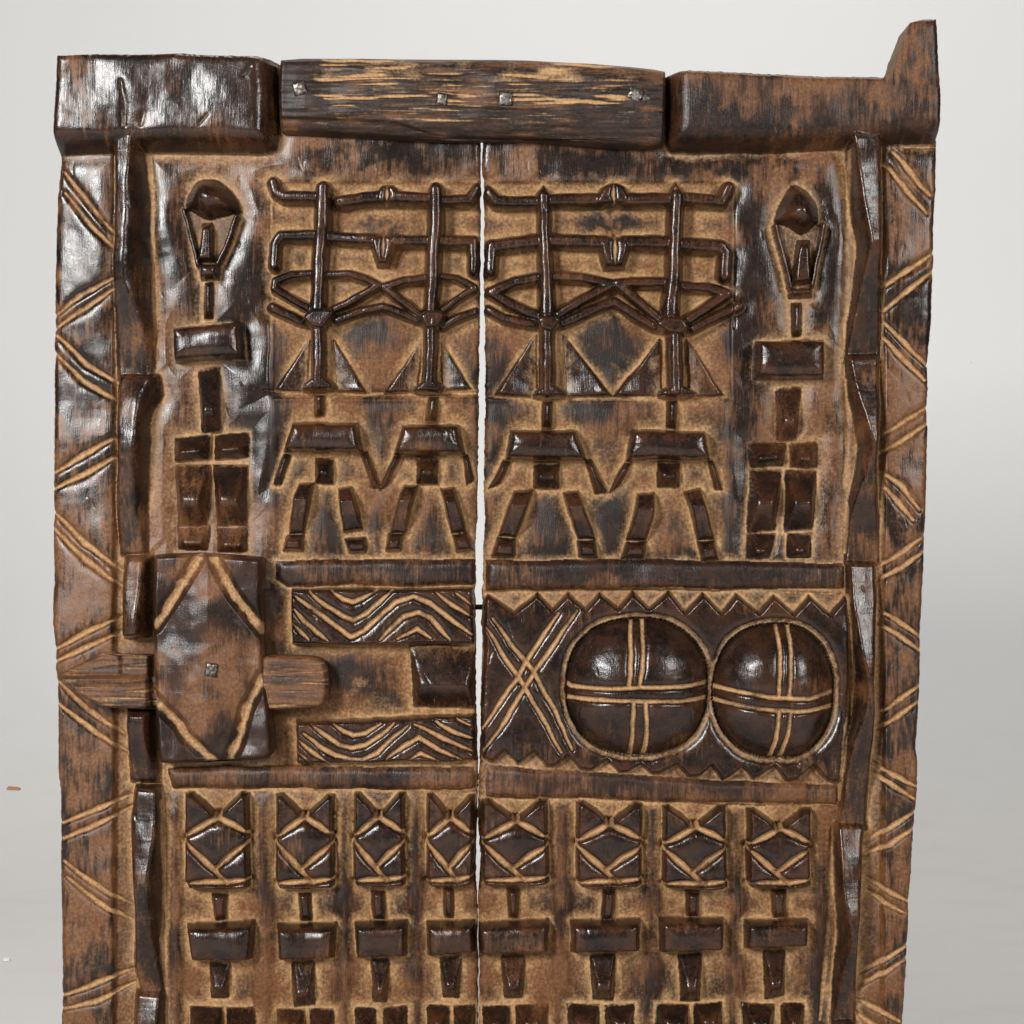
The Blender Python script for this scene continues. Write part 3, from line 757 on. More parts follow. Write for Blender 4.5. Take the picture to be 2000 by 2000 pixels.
# --- patina: (x, y, rx, ry, darker, dustier) - stains and handling polish with their own shapes
for a in [(470, 620, 55, 170, .55, -.5), (520, 830, 45, 150, .5, -.45), (345, 470, 45, 140, .35, -.35), (330, 690, 40, 80, .2, -.2), (160, 480, 50, 160, .35, -.2), (160, 700, 50, 140, .25, -.1),
          (150, 900, 50, 90, .15, 0), (160, 1180, 60, 90, -.15, 0), (165, 1700, 50, 160, -.25, 0), (160, 1400, 60, 60, .1, 0), (400, 180, 130, 70, .35, -.2), (170, 150, 60, 40, -.35, .1),
          (1450, 260, 120, 45, .55, -.2), (1400, 180, 90, 45, -.1, 0), (1560, 190, 60, 40, -.35, .15), (1780, 130, 45, 90, -.25, .1), (1690, 200, 40, 50, -.25, .1),
          (1455, 470, 40, 110, .6, -.5), (1450, 640, 45, 130, .5, -.45), (1460, 870, 45, 170, .45, -.35), (1615, 480, 35, 150, .4, -.3), (1640, 860, 30, 160, .15, .0),
          (720, 300, 190, 22, .45, -.35), (1180, 315, 230, 26, .4, -.35), (1500, 320, 120, 24, .35, -.25), (735, 1115, 190, 22, .2, -.3), (1300, 1105, 340, 28, .35, -.35), (1290, 1530, 330, 22, .2, -.35),
          (640, 1520, 280, 22, .1, -.3), (690, 1310, 60, 40, .45, -.3), (740, 640, 60, 55, .5, -.45), (1200, 660, 55, 55, .55, -.5), (740, 450, 70, 22, .45, -.3), (1190, 430, 80, 20, .5, -.4),
          (740, 790, 55, 50, .4, -.3), (1190, 800, 75, 50, .4, -.45), (975, 800, 30, 100, .3, -.3), (965, 700, 25, 70, .3, -.25), (645, 1050, 45, 70, .35, -.3), (850, 1040, 35, 60, .35, -.25),
          (1080, 1040, 45, 60, .2, -.25), (1310, 1060, 40, 50, .2, -.2), (740, 1000, 30, 60, .3, -.3), (1195, 1010, 35, 70, .3, -.3),
          (1770, 900, 35, 60, .1, 0), (1770, 1080, 40, 80, .15, 0), (1760, 1300, 40, 120, -.05, 0), (1745, 1600, 40, 200, -.2, 0), (1775, 450, 40, 90, .05, 0),
          (350, 1640, 20, 150, -.1, .0), (512, 1760, 26, 160, .35, -.25), (670, 1790, 20, 160, .35, -.3), (812, 1760, 20, 160, .3, -.3), (1098, 1760, 26, 180, .25, -.3), (1275, 1780, 22, 170, .3, -.3),
          (1440, 1760, 22, 170, .3, -.3), (1605, 1780, 26, 190, .15, -.2), (340, 1900, 25, 90, .2, -.2), (230, 1930, 40, 60, 0, 0), (1660, 1700, 30, 80, -.2, 0.0), (270, 660, 30, 60, -.4, .1), (250, 760, 30, 40, -.35, .1),
          (1690, 640, 30, 50, -.3, .25), (1690, 720, 30, 40, -.3, .2), (1690, 1060, 35, 40, -.4, .15), (1680, 1130, 35, 40, -.2, .05), (270, 1110, 30, 40, -.3, .1), (275, 1500, 35, 30, -.4, .15), (285, 1890, 30, 50, -.35, .1), (1650, 1960, 30, 40, -.35, .15)]:
    blob(*a)

# ------------------------------------------------------------------ heightfield of a plank
STEP = 1.85

def window(Xg, Yg, b, pad):
    c = np.where((Xg.max(0) >= b[0] - pad) & (Xg.min(0) <= b[2] + pad))[0]
    r = np.where((Yg.max(1) >= b[1] - pad) & (Yg.min(1) <= b[3] + pad))[0]
    if len(c) == 0 or len(r) == 0:
        return None
    return slice(r[0], r[-1] + 1), slice(c[0], c[-1] + 1)

def gblur(a, s):
    n = int(s * 3) + 1
    k = np.exp(-0.5 * (np.arange(-n, n + 1) / s) ** 2); k /= k.sum()
    p = np.pad(a, ((n, n), (0, 0)), mode='edge')
    out = np.zeros_like(a)
    for i, w_ in enumerate(k): out += w_ * p[i:i + a.shape[0]]
    p = np.pad(out, ((0, 0), (n, n)), mode='edge')
    out = np.zeros_like(a)
    for i, w_ in enumerate(k): out += w_ * p[:, i:i + a.shape[1]]
    return out

def boxd(X, Y, x0, y0, x1, y1):
    return np.minimum(np.minimum(X - x0, x1 - X), np.minimum(Y - y0, y1 - Y))

def carve(Xg, Yg, edge_d):
    """returns height, piece id, attributes on the grid"""
    Xw = Xg + 0.9 * N_WX(Xg, Yg) + 0.40 * N_WX2(Xg, Yg)
    Yw = Yg + 0.9 * N_WY(Xg, Yg) + 0.40 * N_WY2(Xg, Yg)
    val = np.full(Xg.shape, -50.0)
    ids = np.full(Xg.shape, -1, int)
    Dp = np.full(Xg.shape, 90.0)
    tone = np.full(Xg.shape, 0.42); tanx = np.zeros(Xg.shape); lowk = np.full(Xg.shape, 5.0); lowa = np.full(Xg.shape, 0.62)
    for k, pc in enumerate(PIECES):
        wnd = window(Xg, Yg, pc['bbox'], 70)
        if wnd is None: continue
        x, y = Xw[wnd], Yw[wnd]
        d, v = pc['fn'](x, y)
        if pc.get('blur'):
            v = gblur(np.where(d > 0, v, pc.get('b0', 0.0)), pc['blur'] / STEP)
        if pc['name'] not in ('skirt', 'plate', 'divider_band', 'divider_strip', 'face'):
            Dp[wnd] = np.minimum(Dp[wnd], np.where(d > 0, 0, -d))
        else:
            Dp[wnd] = np.minimum(Dp[wnd], np.where(d > 0, 26, -d))
        cur = val[wnd]
        take = (d > 0) & ((v > cur) | bool(pc.get('force')))
        val[wnd] = np.where(take, v, cur)
        idw = ids[wnd]; idw[take] = k
        if pc.get('tone') is not None or pc.get('tan') is not None:
            tn = tone[wnd]; tn[take] = pc.get('tone', 0.5) ; tb = tanx[wnd]; tb[take] = pc.get('tan', 0.0)
        else:
            tn = tone[wnd]; tn[take] = 0.97; tb = tanx[wnd]; tb[take] = 0.0
        lk = lowk[wnd]; lk[take] = pc.get('lowk', 5.0); la = lowa[wnd]; la[take] = pc.get('lowa', 0.62)
    # plank face: hand-adzed, a little wavy; field lowered, borders left higher
    base = 3.2 * N_BIG(Xg, Yg) + 0.9 * N_MID(Xg, Yg)
    lb = 1 - sst((Xg - 218) / 14); rb = sst((Xg - 1716) / 14)
    base += 15 * np.maximum(lb, rb)
    for (x0, y0, x1, y1, dep, wd) in [(530, 352, 1431, 780, 5, 8), (536, 780, 1425, 1092, 3, 10), (548, 1150, 1655, 1500, 3, 10), (320, 190, 325, 195, 0, 8)]:
        base -= dep * sst(boxd(Xg, Yg, x0, y0, x1, y1) / wd)
    for xc, wd in [(514, 40), (672, 32), (812, 32), (1098, 40), (1275, 34), (1440, 34), (1608, 40), (340, 30)]:
        base += 6.5 * np.exp(-((Xg - xc + 2 * N_WX(Xg, Yg)) / wd * 2) ** 4) * sst((Yg - 1560) / 30)
    halo = np.exp(-(Dp / 20) ** 2)
    base -= 5.0 * halo
    # carvers' gouge facets in the open ground
    base += 0.17 * N_SML(Xg, Yg)
    base -= 0.10 * np.clip(222 - Xg, 0, 200) + 0.05 * np.clip(Xg - 1722, 0, 200)
    h = np.where(ids >= 0, np.maximum(1.45 * val - 4, base - 3), base)
    on = (ids >= 0).astype(float)
    h += on * (1.2 * N_MID(Xg + 900, Yg) + 0.18 * N_SML(Xg + 400, Yg) + 0.06 * N_HAM(Xg, Yg))
    # cut lines
    gd = np.zeros(Xg.shape)
    for P, W, dep, pale in GROOVES:
        wnd = window(Xg, Yg, bb(P), 34)
        if wnd is None: continue
        x, y = Xw[wnd], Yw[wnd]
        q = d_segs(P, x, y, False, W)
        prof = 0.72 * np.exp(-(q / 0.95) ** 2) + 0.28 * np.exp(-(q / 2.0) ** 2)
        h[wnd] -= dep * prof
        gd[wnd] = np.maximum(gd[wnd], np.exp(-(q / 0.98) ** 5) * min(1, dep / 5.5) * pale)
    # worn outer edges
    h -= 9 * np.exp(-edge_d / 4.0)
    s = 1 / STEP
    g4, g10, g24 = gblur(h, 3 * s), gblur(h, 9 * s), gblur(h, 22 * s)
    cav = np.maximum(g10 - h, 0)
    cav2 = np.maximum(g24 - h, 0)
    n2, n3, n1 = N_P2(Xg, Yg), N_P3(Xg, Yg), N_P1(Xg, Yg)
    ns = N_STR(Xg, Yg)
    De = np.maximum(Dp - 1, 0) * np.exp(np.clip(0.55 * n2 + 0.25 * n3 + 0.3 * n1, -1.2, 1.4))
    near = np.exp(-(np.maximum(De, 0) / 15) ** 1.1)
    border = np.maximum(lb, rb)
    field = np.maximum(sst(boxd(Xg, Yg, 522, 340, 1438, 1100) / 14), np.maximum(sst(boxd(Xg, Yg, 335, 1560, 1625, 2400) / 20), sst(boxd(Xg, Yg, 530, 1150, 940, 1500) / 20)))
    dust = (1 - on) * (0.05 + 0.08 * field + 0.58 * np.clip(0.95 + 0.22 * n1 + 0.14 * n2, 0.3, 1.25) * near * (1 - 0.8 * border) + 0.09 * n2 + 0.05 * n3) + on * (0.35 * np.clip(cav / 9 - 0.2, 0, 1) + lowa * np.clip(1 - val / lowk + 0.12 * n3, 0, 1) ** 1.2 + tanx - 0.12 + 0.05 * n2)
    dust += 0.16 * np.clip(cav2 / 9, 0, 1) * (1 - on)
    dust = np.maximum(dust, gd * np.clip(0.86 + 0.10 * n3 + 0.08 * n2, 0, 1))
    dust -= 0.45 * np.clip((h - g10) / 4 - 0.1, 0, 1)
    pat = tone + (0.16 - 0.06 * on) * n1 + 0.14 * n2 + 0.05 * ns
    pat = np.where(on > 0, pat * (0.70 + 0.30 * np.clip(val / 13, 0, 1)), pat)
    pat = pat + 0.03 * ns + border * (0.06 + 0.07 * ns + 0.08 * n3) + 0.10 * rb
    for (x, y, rx, ry, dk, du) in BLOBS:
        wnd = window(Xg, Yg, (x - rx, y - ry, x + rx, y + ry), max(rx, ry))
        if wnd is None: continue
        xx, yy = Xw[wnd] + 7 * n2[wnd], Yw[wnd] + 9 * n3[wnd]
        g = np.exp(-(((xx - x) / rx) ** 2 + ((yy - y) / ry) ** 2) * 1.3)
        pat[wnd] += dk * g * 1.1
        dust[wnd] += du * g * (1 - 0.9 * on[wnd])
    wear = on * (np.clip((h - g10) / 5, 0, 1) * 0.6 + 0.04 + 0.14 * sst((Xg - 900) / 100 + (Yg - 1080) / 200)) + 0.30 * (Yg > 1080) * (1 - on) * (1 - border)
    polish = np.clip(on * np.where(tone > 0.8, 1.0, 0.55) + (1 - on) * (0.95 - 0.75 * field - 0.35 * sst((Yg - 1050) / 200)), 0, 1)
    return h, ids, dict(polish=polish, dust=np.clip(dust, 0, 1), pat=np.clip(pat, 0, 1), wear=np.clip(wear, 0, 1))

def grid_normals(V):
    du = np.empty_like(V); dv = np.empty_like(V)
    du[:, 1:-1] = V[:, 2:] - V[:, :-2]; du[:, 0] = V[:, 1] - V[:, 0]; du[:, -1] = V[:, -1] - V[:, -2]
    dv[1:-1] = V[2:] - V[:-2]; dv[0] = V[1] - V[0]; dv[-1] = V[-1] - V[-2]
    n = np.cross(dv, du)
    n /= np.linalg.norm(n, axis=2, keepdims=True) + 1e-12
    if n[..., 1].mean() > 0: n = -n
    return n

def to_local(X, Y, h):
    return np.stack([(X - 1000) * S, -h * S, (1000 - Y) * S], axis=-1)

# ------------------------------------------------------------------ the door
door = empty('carved_door')
door.matrix_world = Matrix.Translation((0, 0, CZ)) @ ROT
door['label'] = 'dark carved wooden door of two planks covered in relief figures, standing before pale paper'
door['category'] = 'door'
door['kind'] = 'thing'

FIGS = {}
FIG_INFO = {
    'tallL': ('standing_figure', 'tall carved figure beside the lock with a rounded mushroom-like cap'),
    'tallR': ('standing_figure', 'tall carved figure by the opposite jamb with a pointed almond-shaped cap'),
    'dance1': ('masked_dancer', 'masked dancer next to the figure with the rounded cap'),
    'dance2': ('masked_dancer', 'masked dancer against the gap, on the plank with the lock'),
    'dance3': ('masked_dancer', 'masked dancer against the gap, on the plank with the domes'),
    'dance4': ('masked_dancer', 'masked dancer next to the figure with the pointed cap'),
    'plate': ('zigzag_plate', 'toothed plate with a crossed pair of lines and two round domes'),
}
ORD = ['first', 'second', 'third', 'fourth', 'fifth', 'sixth', 'seventh', 'eighth']
for i in range(8):
    FIG_INFO['small%d' % (i + 1)] = ('small_figure', '%s small figure with a lozenge-patterned head, counted from the lock side' % ORD[i])

def fig_parent(key):
    if key == 'door': return door
    if key not in FIGS:
        nm, lab = FIG_INFO[key]
        e = empty(nm, door)
        e['label'] = lab
        FIGS[key] = e
    return FIGS[key]

THICK = 62.0
PART_LABELS = {('header_block', 'L'): 'glossy dark header block over the lock side', ('header_block', 'R'): 'browner header block with the pointed pivot horn'}

def build_plank(name, label, xl, xr, yt, jag_l, jag_r):
    """xl, xr: outer edges as functions of y; yt: top edge as function of x"""
    ys = np.concatenate([np.arange(0, 2020 - 120, STEP), np.arange(2020 - 120, DOOR_BOTTOM - 120 + 8, 8.0)])
    xa, xb = xl(np.array([1000.]))[0], xr(np.array([1000.]))[0]
    nu = int((xb - xa) / STEP)
    u = np.linspace(0, 1, nu)
    v0 = 120 + ys
    U, V0 = np.meshgrid(u, v0)
    Xlin = xa + (xb - xa) * U
    fall = np.exp(-((V0 - 120) / 110.0))
    Y = V0 + (yt(Xlin) - 120) * fall
    # exact edges
    Xg = xl(Y) + (xr(Y) - xl(Y)) * U
    Xg, Yg = Xg, Y
    dl = Xg - xl(Yg); dr = xr(Yg) - Xg; dt = (Yg - yt(Xg)) / np.hypot(1, (yt(Xg + 2) - yt(Xg - 2)) / 4)
    edge_d = np.maximum(np.minimum(np.minimum(dl, dr), dt), 0)
    h, ids, at = carve(Xg, Yg, edge_d)
    V = to_local(Xg, Yg, h)
    N = grid_normals(V)
    ny, nx = h.shape
    idx = np.arange(ny * nx).reshape(ny, nx)
    Fq = np.stack([idx[:-1, :-1], idx[1:, :-1], idx[1:, 1:], idx[:-1, 1:]], axis=-1).reshape(-1, 4)
    # face -> piece by its corner majority (use centre corner)
    fid = np.maximum(np.maximum(ids[:-1, :-1], ids[1:, :-1]), np.maximum(ids[1:, 1:], ids[:-1, 1:])).ravel()
    Vf = V.reshape(-1, 3); Nf = N.reshape(-1, 3)
    atf = {k: a.ravel() for k, a in at.items()}
    order = np.argsort(fid, kind='stable')
    fs = fid[order]
    cuts = np.flatnonzero(np.diff(fs)) + 1
    starts = np.concatenate([[0], cuts]); ends = np.concatenate([cuts, [len(fs)]])
    plank = None
    for a, b_ in zip(starts, ends):
        k = fs[a]
        faces = Fq[order[a:b_]]
        vv, inv = np.unique(faces, return_inverse=True)
        inv = inv.reshape(-1, 4)
        Vp, Np = Vf[vv], Nf[vv]
        ap = {q: x[vv] for q, x in atf.items()}
        if k < 0:
            # close the plank: sides and back
            nv = len(vv)
            look = -np.ones(ny * nx, int)
            # perimeter verts may belong to pieces: add our own copies
            per = np.concatenate([idx[0, :], idx[1:, -1], idx[-1, -2::-1], idx[-2:0:-1, 0]])
            m = len(per)
            front = Vf[per]
            back = front.copy(); back[:, 1] = THICK * S
            Vs = np.concatenate([Vp, front, back])
            i0 = nv + np.arange(m); i1 = nv + m + np.arange(m)
            side = np.stack([i0, np.roll(i0, -1), np.roll(i1, -1), i1], axis=-1)
            # back sheet: a coarse copy of the front grid
            ri = np.unique(np.append(np.arange(0, ny, 10), ny - 1)); ci = np.unique(np.append(np.arange(0, nx, 10), nx - 1))
            bs_ = V[np.ix_(ri, ci)].copy(); bs_[..., 1] = THICK * S
            bi = (nv + 2 * m + np.arange(len(ri) * len(ci))).reshape(len(ri), len(ci))
            Vs = np.concatenate([Vs, bs_.reshape(-1, 3)])
            bk = np.stack([bi[:-1, :-1], bi[:-1, 1:], bi[1:, 1:], bi[1:, :-1]], axis=-1).reshape(-1, 4)
            nb = bi.size
            inv = np.concatenate([inv, side, bk])
            # normals for the rim: outward
            out = np.zeros((m, 3))
            out[:nx, 2] = 1; out[nx:nx + ny - 1, 0] = 1; out[nx + ny - 1:nx + ny - 1 + nx - 1, 2] = -1; out[nx + ny - 1 + nx - 1:, 0] = -1
            Np = np.concatenate([Np, out, out, np.tile([0.0, 1.0, 0.0], (nb, 1))])
            for q, dflt in (('dust', 0.45), ('pat', 0.35), ('wear', 0.0), ('polish', 0.2)):
                ap[q] = np.concatenate([ap[q], np.full(2 * m + nb, dflt)])
            Vp = Vs
        nm = name if k < 0 else PIECES[k]['name']
        me = mesh_from(nm, Vp, inv, Np, ap)
        par = door if k < 0 else fig_parent(PIECES[k]['fig'])
        o = link(nm, me, M_WOOD, par)
        if k < 0:
            o['label'] = label
        elif PIECES[k].get('side'):
            o['label'] = PART_LABELS[(nm, PIECES[k]['side'])]

def edge_fn(pts, jag=0.6, hi=None):
    if hi is not None:
        pts = [unproj([p], 52 if p[1] < hi else 10)[0] for p in pts]
        pts = sorted(pts, key=lambda q: q[1])
    ys = np.array([b for _, b in pts]); xs = np.array([a for a, _ in pts])
    def f(y):
        return np.interp(y, ys, xs) + jag * N_EDGE(0 * y + 31, y) + 0.8 * jag * N_EDGE2(0 * y + 77, y)
    return f

LEFT_OUT = [(113.6, 60), (113.6, 112), (111, 163), (105.4, 257), (107, 282), (116, 298), (116.7, 319), (111, 376), (107, 448), (105, 560), (105, 641), (103, 669), (105.5, 696), (103, 724), (103.5, 773), (102, 980), (103, 1001), (100.7, 1027),
            (103, 1141), (100.7, 1180), (102, 1219), (107, 1270), (107, 1307), (111, 1333), (111.6, 1374), (112, 1460), (111, 1500), (115.7, 1546), (116, 1655), (115, 1671), (116.7, 1746), (118.8, 1818), (120, 1888), (120, 1953), (117.5, 2000), (121, 2240)]
GAP_L = [(940, 100), (938, 272), (938, 299), (938.5, 322), (938.5, 348), (937.5, 437), (937, 554), (936.5, 630), (934, 761), (933, 848), (932, 956), (929, 1038), (928, 1119), (928.5, 1187), (928, 1282), (929, 1383), (931, 1436), (932, 1485), (932.5, 1529), (931, 1568), (931, 1612), (928.5, 1640), (928, 1678), (928.5, 1722), (931, 1753), (932, 1810), (932, 1863), (932, 1920), (932.5, 1965), (933, 2000), (934, 2240)]
GAP_R = [(944, 100), (943.5, 272), (942, 299), (941, 322), (946, 350), (945.5, 437), (945, 554), (947.5, 630), (948, 761), (946, 848), (945, 956), (946, 1038), (943, 1119), (943, 1160), (940.5, 1216), (941, 1282), (938.5, 1383), (938.5, 1436), (936, 1485), (934.3, 1529), (933.2, 1568), (933.4, 1612), (935.5, 1640), (938, 1678), (936.5, 1722), (933.3, 1753), (934, 1810), (935.3, 1863), (937.5, 1920), (936, 1965), (936, 2000), (937, 2240)]
RIGHT_OUT = [(1828, 30), (1828, 45), (1829.7, 72), (1832, 123), (1836, 186), (1835, 266), (1831, 279), (1829, 330), (1828, 382), (1825, 408), (1823.6, 449), (1823.6, 514), (1821, 563), (1820, 625), (1815, 688), (1812, 712), (1814.5, 757), (1811, 802), (1813.7, 839), (1812, 880), (1811, 943),
             (1807.5, 1018), (1806, 1092), (1802.5, 1172), (1799, 1236), (1799, 1275), (1797.6, 1353), (1791.6, 1430), (1789, 1461), (1792, 1482), (1791.6, 1534), (1788.5, 1573), (1785, 1606), (1781, 1671), (1780, 1707), (1775, 1759), (1775, 1800), (1772, 1862), (1769.6, 1914), (1764, 2000), (1752, 2240)]
TOP_L = [(90, 112), (113, 112), (158, 108.5), (261, 109), (339, 106.6), (390, 109.7), (520, 113), (540, 116), (546, 124), (700, 128), (960, 128)]
TOP_R = [(930, 128), (1290, 142), (1301, 141), (1334, 139.5), (1360, 140), (1515, 147), (1593, 152), (1683, 152), (1722, 153.5), (1726, 150), (1743, 98), (1765, 47), (1797, 39.4), (1840, 39.4)]
def top_fn(pts):
    pts = unproj(pts, 48)
    xs = np.array([a for a, _ in pts]); ys = np.array([b for _, b in pts])
    return lambda x: np.interp(x, xs, ys) + 0.4 * N_EDGE(x, 0 * x + 50)

build_plank('plank', 'plank with the lock, the rounded-cap figure and two masked dancers', edge_fn(LEFT_OUT, 0.28, 288), edge_fn(GAP_L, 0.7), top_fn(TOP_L), 0, 0)
build_plank('plank', 'plank with the domes, the pointed-cap figure and the pivot horn', edge_fn(GAP_R, 0.7), edge_fn(RIGHT_OUT, 0.28, 275), top_fn(TOP_R), 0, 0)

# ------------------------------------------------------------------ solid loose parts: crossbeam, lock, bolt, nails, pin
def slab(name, mat, parent, P, hfun, z_back, attr_fun, res=1.9, h_ref=30):
    """closed solid: polygon outline filled on polar-free scan rows, front face carved by hfun"""
    P = unproj(P, h_ref)
    ys_ = [b for _, b in P]
    y0, y1 = min(ys_), max(ys_)
    n = max(6, int((y1 - y0) / res))
    yv = np.linspace(y0 + 0.02, y1 - 0.02, n)
    xl, xr = [], []
    for y in yv:
        xs = []
        for i in range(len(P)):
            ax, ay = P[i]; bx, by = P[(i + 1) % len(P)]
            if (ay > y) != (by > y):
                xs.append(ax + (bx - ax) * (y - ay) / (by - ay))
        xl.append(min(xs)); xr.append(max(xs))
    xl, xr = np.array(xl), np.array(xr)
    nu = max(6, int((xr - xl).max() / res))
    u = np.linspace(0, 1, nu)
    X = xl[:, None] + (xr - xl)[:, None] * u[None, :]
    Y = np.repeat(yv[:, None], nu, 1)
    d = np.maximum(sd_poly(P, X, Y), 0)
    h = hfun(X, Y, d)
    V = to_local(X, Y, h)
    N = grid_normals(V)
    at = attr_fun(X, Y, d, h)
    idx = np.arange(n * nu).reshape(n, nu)
    Fq = np.stack([idx[:-1, :-1], idx[1:, :-1], idx[1:, 1:], idx[:-1, 1:]], axis=-1).reshape(-1, 4)
    per = np.concatenate([idx[0, :], idx[1:, -1], idx[-1, -2::-1], idx[-2:0:-1, 0]])
    Vf = V.reshape(-1, 3); m = len(per)
    front = Vf[per]; back = front.copy(); back[:, 1] = -z_back * S
    i0 = n * nu + np.arange(m); i1 = i0 + m
    side = np.stack([i0, np.roll(i0, -1), np.roll(i1, -1), i1], axis=-1)
    rt = i1[nu - 1:nu - 1 + n]; lt = np.concatenate([[i1[0]], i1[::-1][:n - 1]])
    bk = np.stack([lt[:-1], rt[:-1], rt[1:], lt[1:]], axis=-1)
    cx = front.mean(0)
    out = np.roll(front, -1, 0) - np.roll(front, 1, 0)
    out = np.stack([out[:, 2], 0 * out[:, 0], -out[:, 0]], -1)
    out /= np.linalg.norm(out, axis=1, keepdims=True) + 1e-9
    flip = np.sum(out * (front - cx) * np.array([1, 0, 1]), axis=1).sum() < 0
    if flip: out = -out
    rim = 0.6 * out + 0.4 * N.reshape(-1, 3)[per]; rim /= np.linalg.norm(rim, axis=1, keepdims=True)
    Vall = np.concatenate([Vf, front, back]); Nall = np.concatenate([N.reshape(-1, 3), rim, out])
    A = {}
    at.setdefault('polish', 0 * X + 0.7)
    for k in ('dust', 'pat', 'wear', 'polish'):
        a = at[k]; A[k] = np.clip(np.concatenate([a.ravel(), a.ravel()[per], np.full(m, a.mean())]), 0, 1)
    me = mesh_from(name, Vall, np.concatenate([Fq, side, bk]), Nall, A)
    return link(name, me, mat, parent)

# crossbeam over the middle of the top: rounded bar with split grain
BEAM = [(548, 116), (590, 112), (707, 112), (823, 114), (966, 114), (1045, 116), (1127, 120), (1231, 128), (1277, 133), (1299, 138), (1300, 142), (1298, 209), (1296.6, 284), (1270, 287), (1205, 285.8), (1101, 278), (1023, 271), (940, 272), (849, 272), (733, 266), (629, 261), (552, 258), (547, 253), (545, 183)]
N_GR = NoiseTex(9, aniso=1.0)
class Grain:
    def __init__(s, feat, ratio): s.n = NoiseTex(feat); s.r = ratio
    def __call__(s, x, y): return s.n(x / s.r, y)
G1, G2, G3 = Grain(7, 14), Grain(16, 9), Grain(4.5, 20)
def beam_h(X, Y, d):
    ym = interp(X, [(545, 186), (940, 193), (1300, 212)])
    t = np.clip((Y - ym) / 78, -1.05, 1.05)
    h = 14 + 40 * (1 - np.abs(t) ** 3.2 * 0.55)
    h -= 15 * np.clip(1 - d / 7, 0, 1) ** 2
    split = np.clip(G1(X, Y) - 0.9, 0, 1.2)
    mid = sst((X - 600) / 60) * sst((1290 - X) / 120)
    h -= 2.6 * split * mid + 0.5 * np.abs(G3(X, Y)) * mid
    h += 1.0 * G2(X, Y) + 1.3 * N_MID(X, Y)
    # long flake lifting off the lower edge
    yl = interp(X, [(560, 236), (700, 240), (780, 246), (860, 270)])
    h -= 5 * sst((Y - yl) / 4) * sst((870 - X) / 40)
    return h
def beam_a(X, Y, d, h):
    mid = sst((X - 600) / 50) * sst((1280 - X) / 120) * sst((262 - Y) / 25)
    dust = 0.10 + mid * (0.72 * np.clip(G1(X, Y) - 0.85, 0, 1) * 1.7 + 0.22 * np.clip(G3(X, Y) - 0.5, 0, 2)) + 0.25 * np.clip(N_P2(X, Y), 0, 2) * mid * (Y < 170)
    pat = 0.86 + 0.14 * N_P2(X, Y) + 0.16 * G2(X, Y) - 0.3 * sst((X - 980) / 200) * sst((200 - Y) / 60)
    return dict(dust=dust, pat=pat, wear=0 * X + 0.15)
beam = slab('crossbeam', M_BEAM, door, BEAM, beam_h, -6, beam_a, h_ref=34)
beam['label'] = 'split-grained bar nailed across the top of both planks'

def nail(parent, x, y, size, rot, hz, bent=False, sy=None):
    """square hammered nail head, slightly domed, with its sunk hollow rim"""
    (x, y), = unproj([(x, y)], hz)
    n = 7
    g = np.linspace(-1, 1, n)
    A, B = np.meshgrid(g, g)
    r = np.random.default_rng(int(x * 7 + y))
    hh = hz + 2.6 * (1 - 0.35 * (A ** 4 + B ** 4)) + r.uniform(-0.5, 0.5, A.shape) + (1.5 * A if bent else 0)
    sx = size / 2; sy_ = (sy or size) / 2
    wob = 1 + r.uniform(-0.05, 0.05, A.shape)
    xa, ya = A * sx * wob, B * sy_ * wob
    c, s_ = math.cos(rot), math.sin(rot)
    X = x + xa * c - ya * s_; Y = y + xa * s_ + ya * c
    V = to_local(X, Y, hh)
    idx = np.arange(n * n).reshape(n, n)
    Fq = np.stack([idx[:-1, :-1], idx[1:, :-1], idx[1:, 1:], idx[:-1, 1:]], axis=-1).reshape(-1, 4)
    per = np.concatenate([idx[0, :], idx[1:, -1], idx[-1, -2::-1], idx[-2:0:-1, 0]])
    Vf = V.reshape(-1, 3); back = Vf[per].copy(); back[:, 1] = -(hz - 8) * S
    m = len(per); i1 = n * n + np.arange(m)
    side = np.stack([per, np.roll(per, -1), np.roll(i1, -1), i1], axis=-1)
    me = mesh_from('nail', np.concatenate([Vf, back]), np.concatenate([Fq, side]))
    return link('nail', me, M_IRON, parent)

nail(beam, 585, 172, 25, math.radians(-17), 55)
nail(beam, 863, 193, 20, math.radians(8), 55, sy=22)
nail(beam, 987, 192, 26, math.radians(4), 55)
nail(beam, 1240, 184, 30, math.radians(22), 54, bent=True, sy=23)
nail(beam, 1262, 192, 13, math.radians(60), 54)

# lock body with the lozenge
LOCK = [(299, 1084), (330, 1081), (390, 1080), (450, 1084), (505, 1088), (512, 1092), (510, 1160), (510, 1232), (515, 1300), (519, 1340), (528, 1410), (531, 1440), (531, 1472), (522, 1483), (490, 1487), (417, 1491), (330, 1494), (311, 1492), (305, 1460), (301, 1410), (298, 1300), (295, 1220), (297, 1100)]
LG = [unproj(z12((1185, 495), (1020, 760), (850, 1015)), 76), unproj(z12((1285, 495), (1450, 780), (1655, 1045)), 76),
      unproj(z12((845, 1570), (1040, 1770)) + z20((760, 170), (1035, 425)), 76), unproj(z12((1660, 1410), (1540, 1650)) + z20((1270, 230), (1180, 425)), 76)]
def lock_groove(X, Y):
    out = 0 * X
    for P in LG:
        out = np.maximum(out, np.clip(1.05 - np.sqrt((d_segs(P, X, Y) / 17.0) ** 2 + 0.012), 0, 1))
    return out
cxl, cyl = unproj([(405, 1300)], 76)[0]
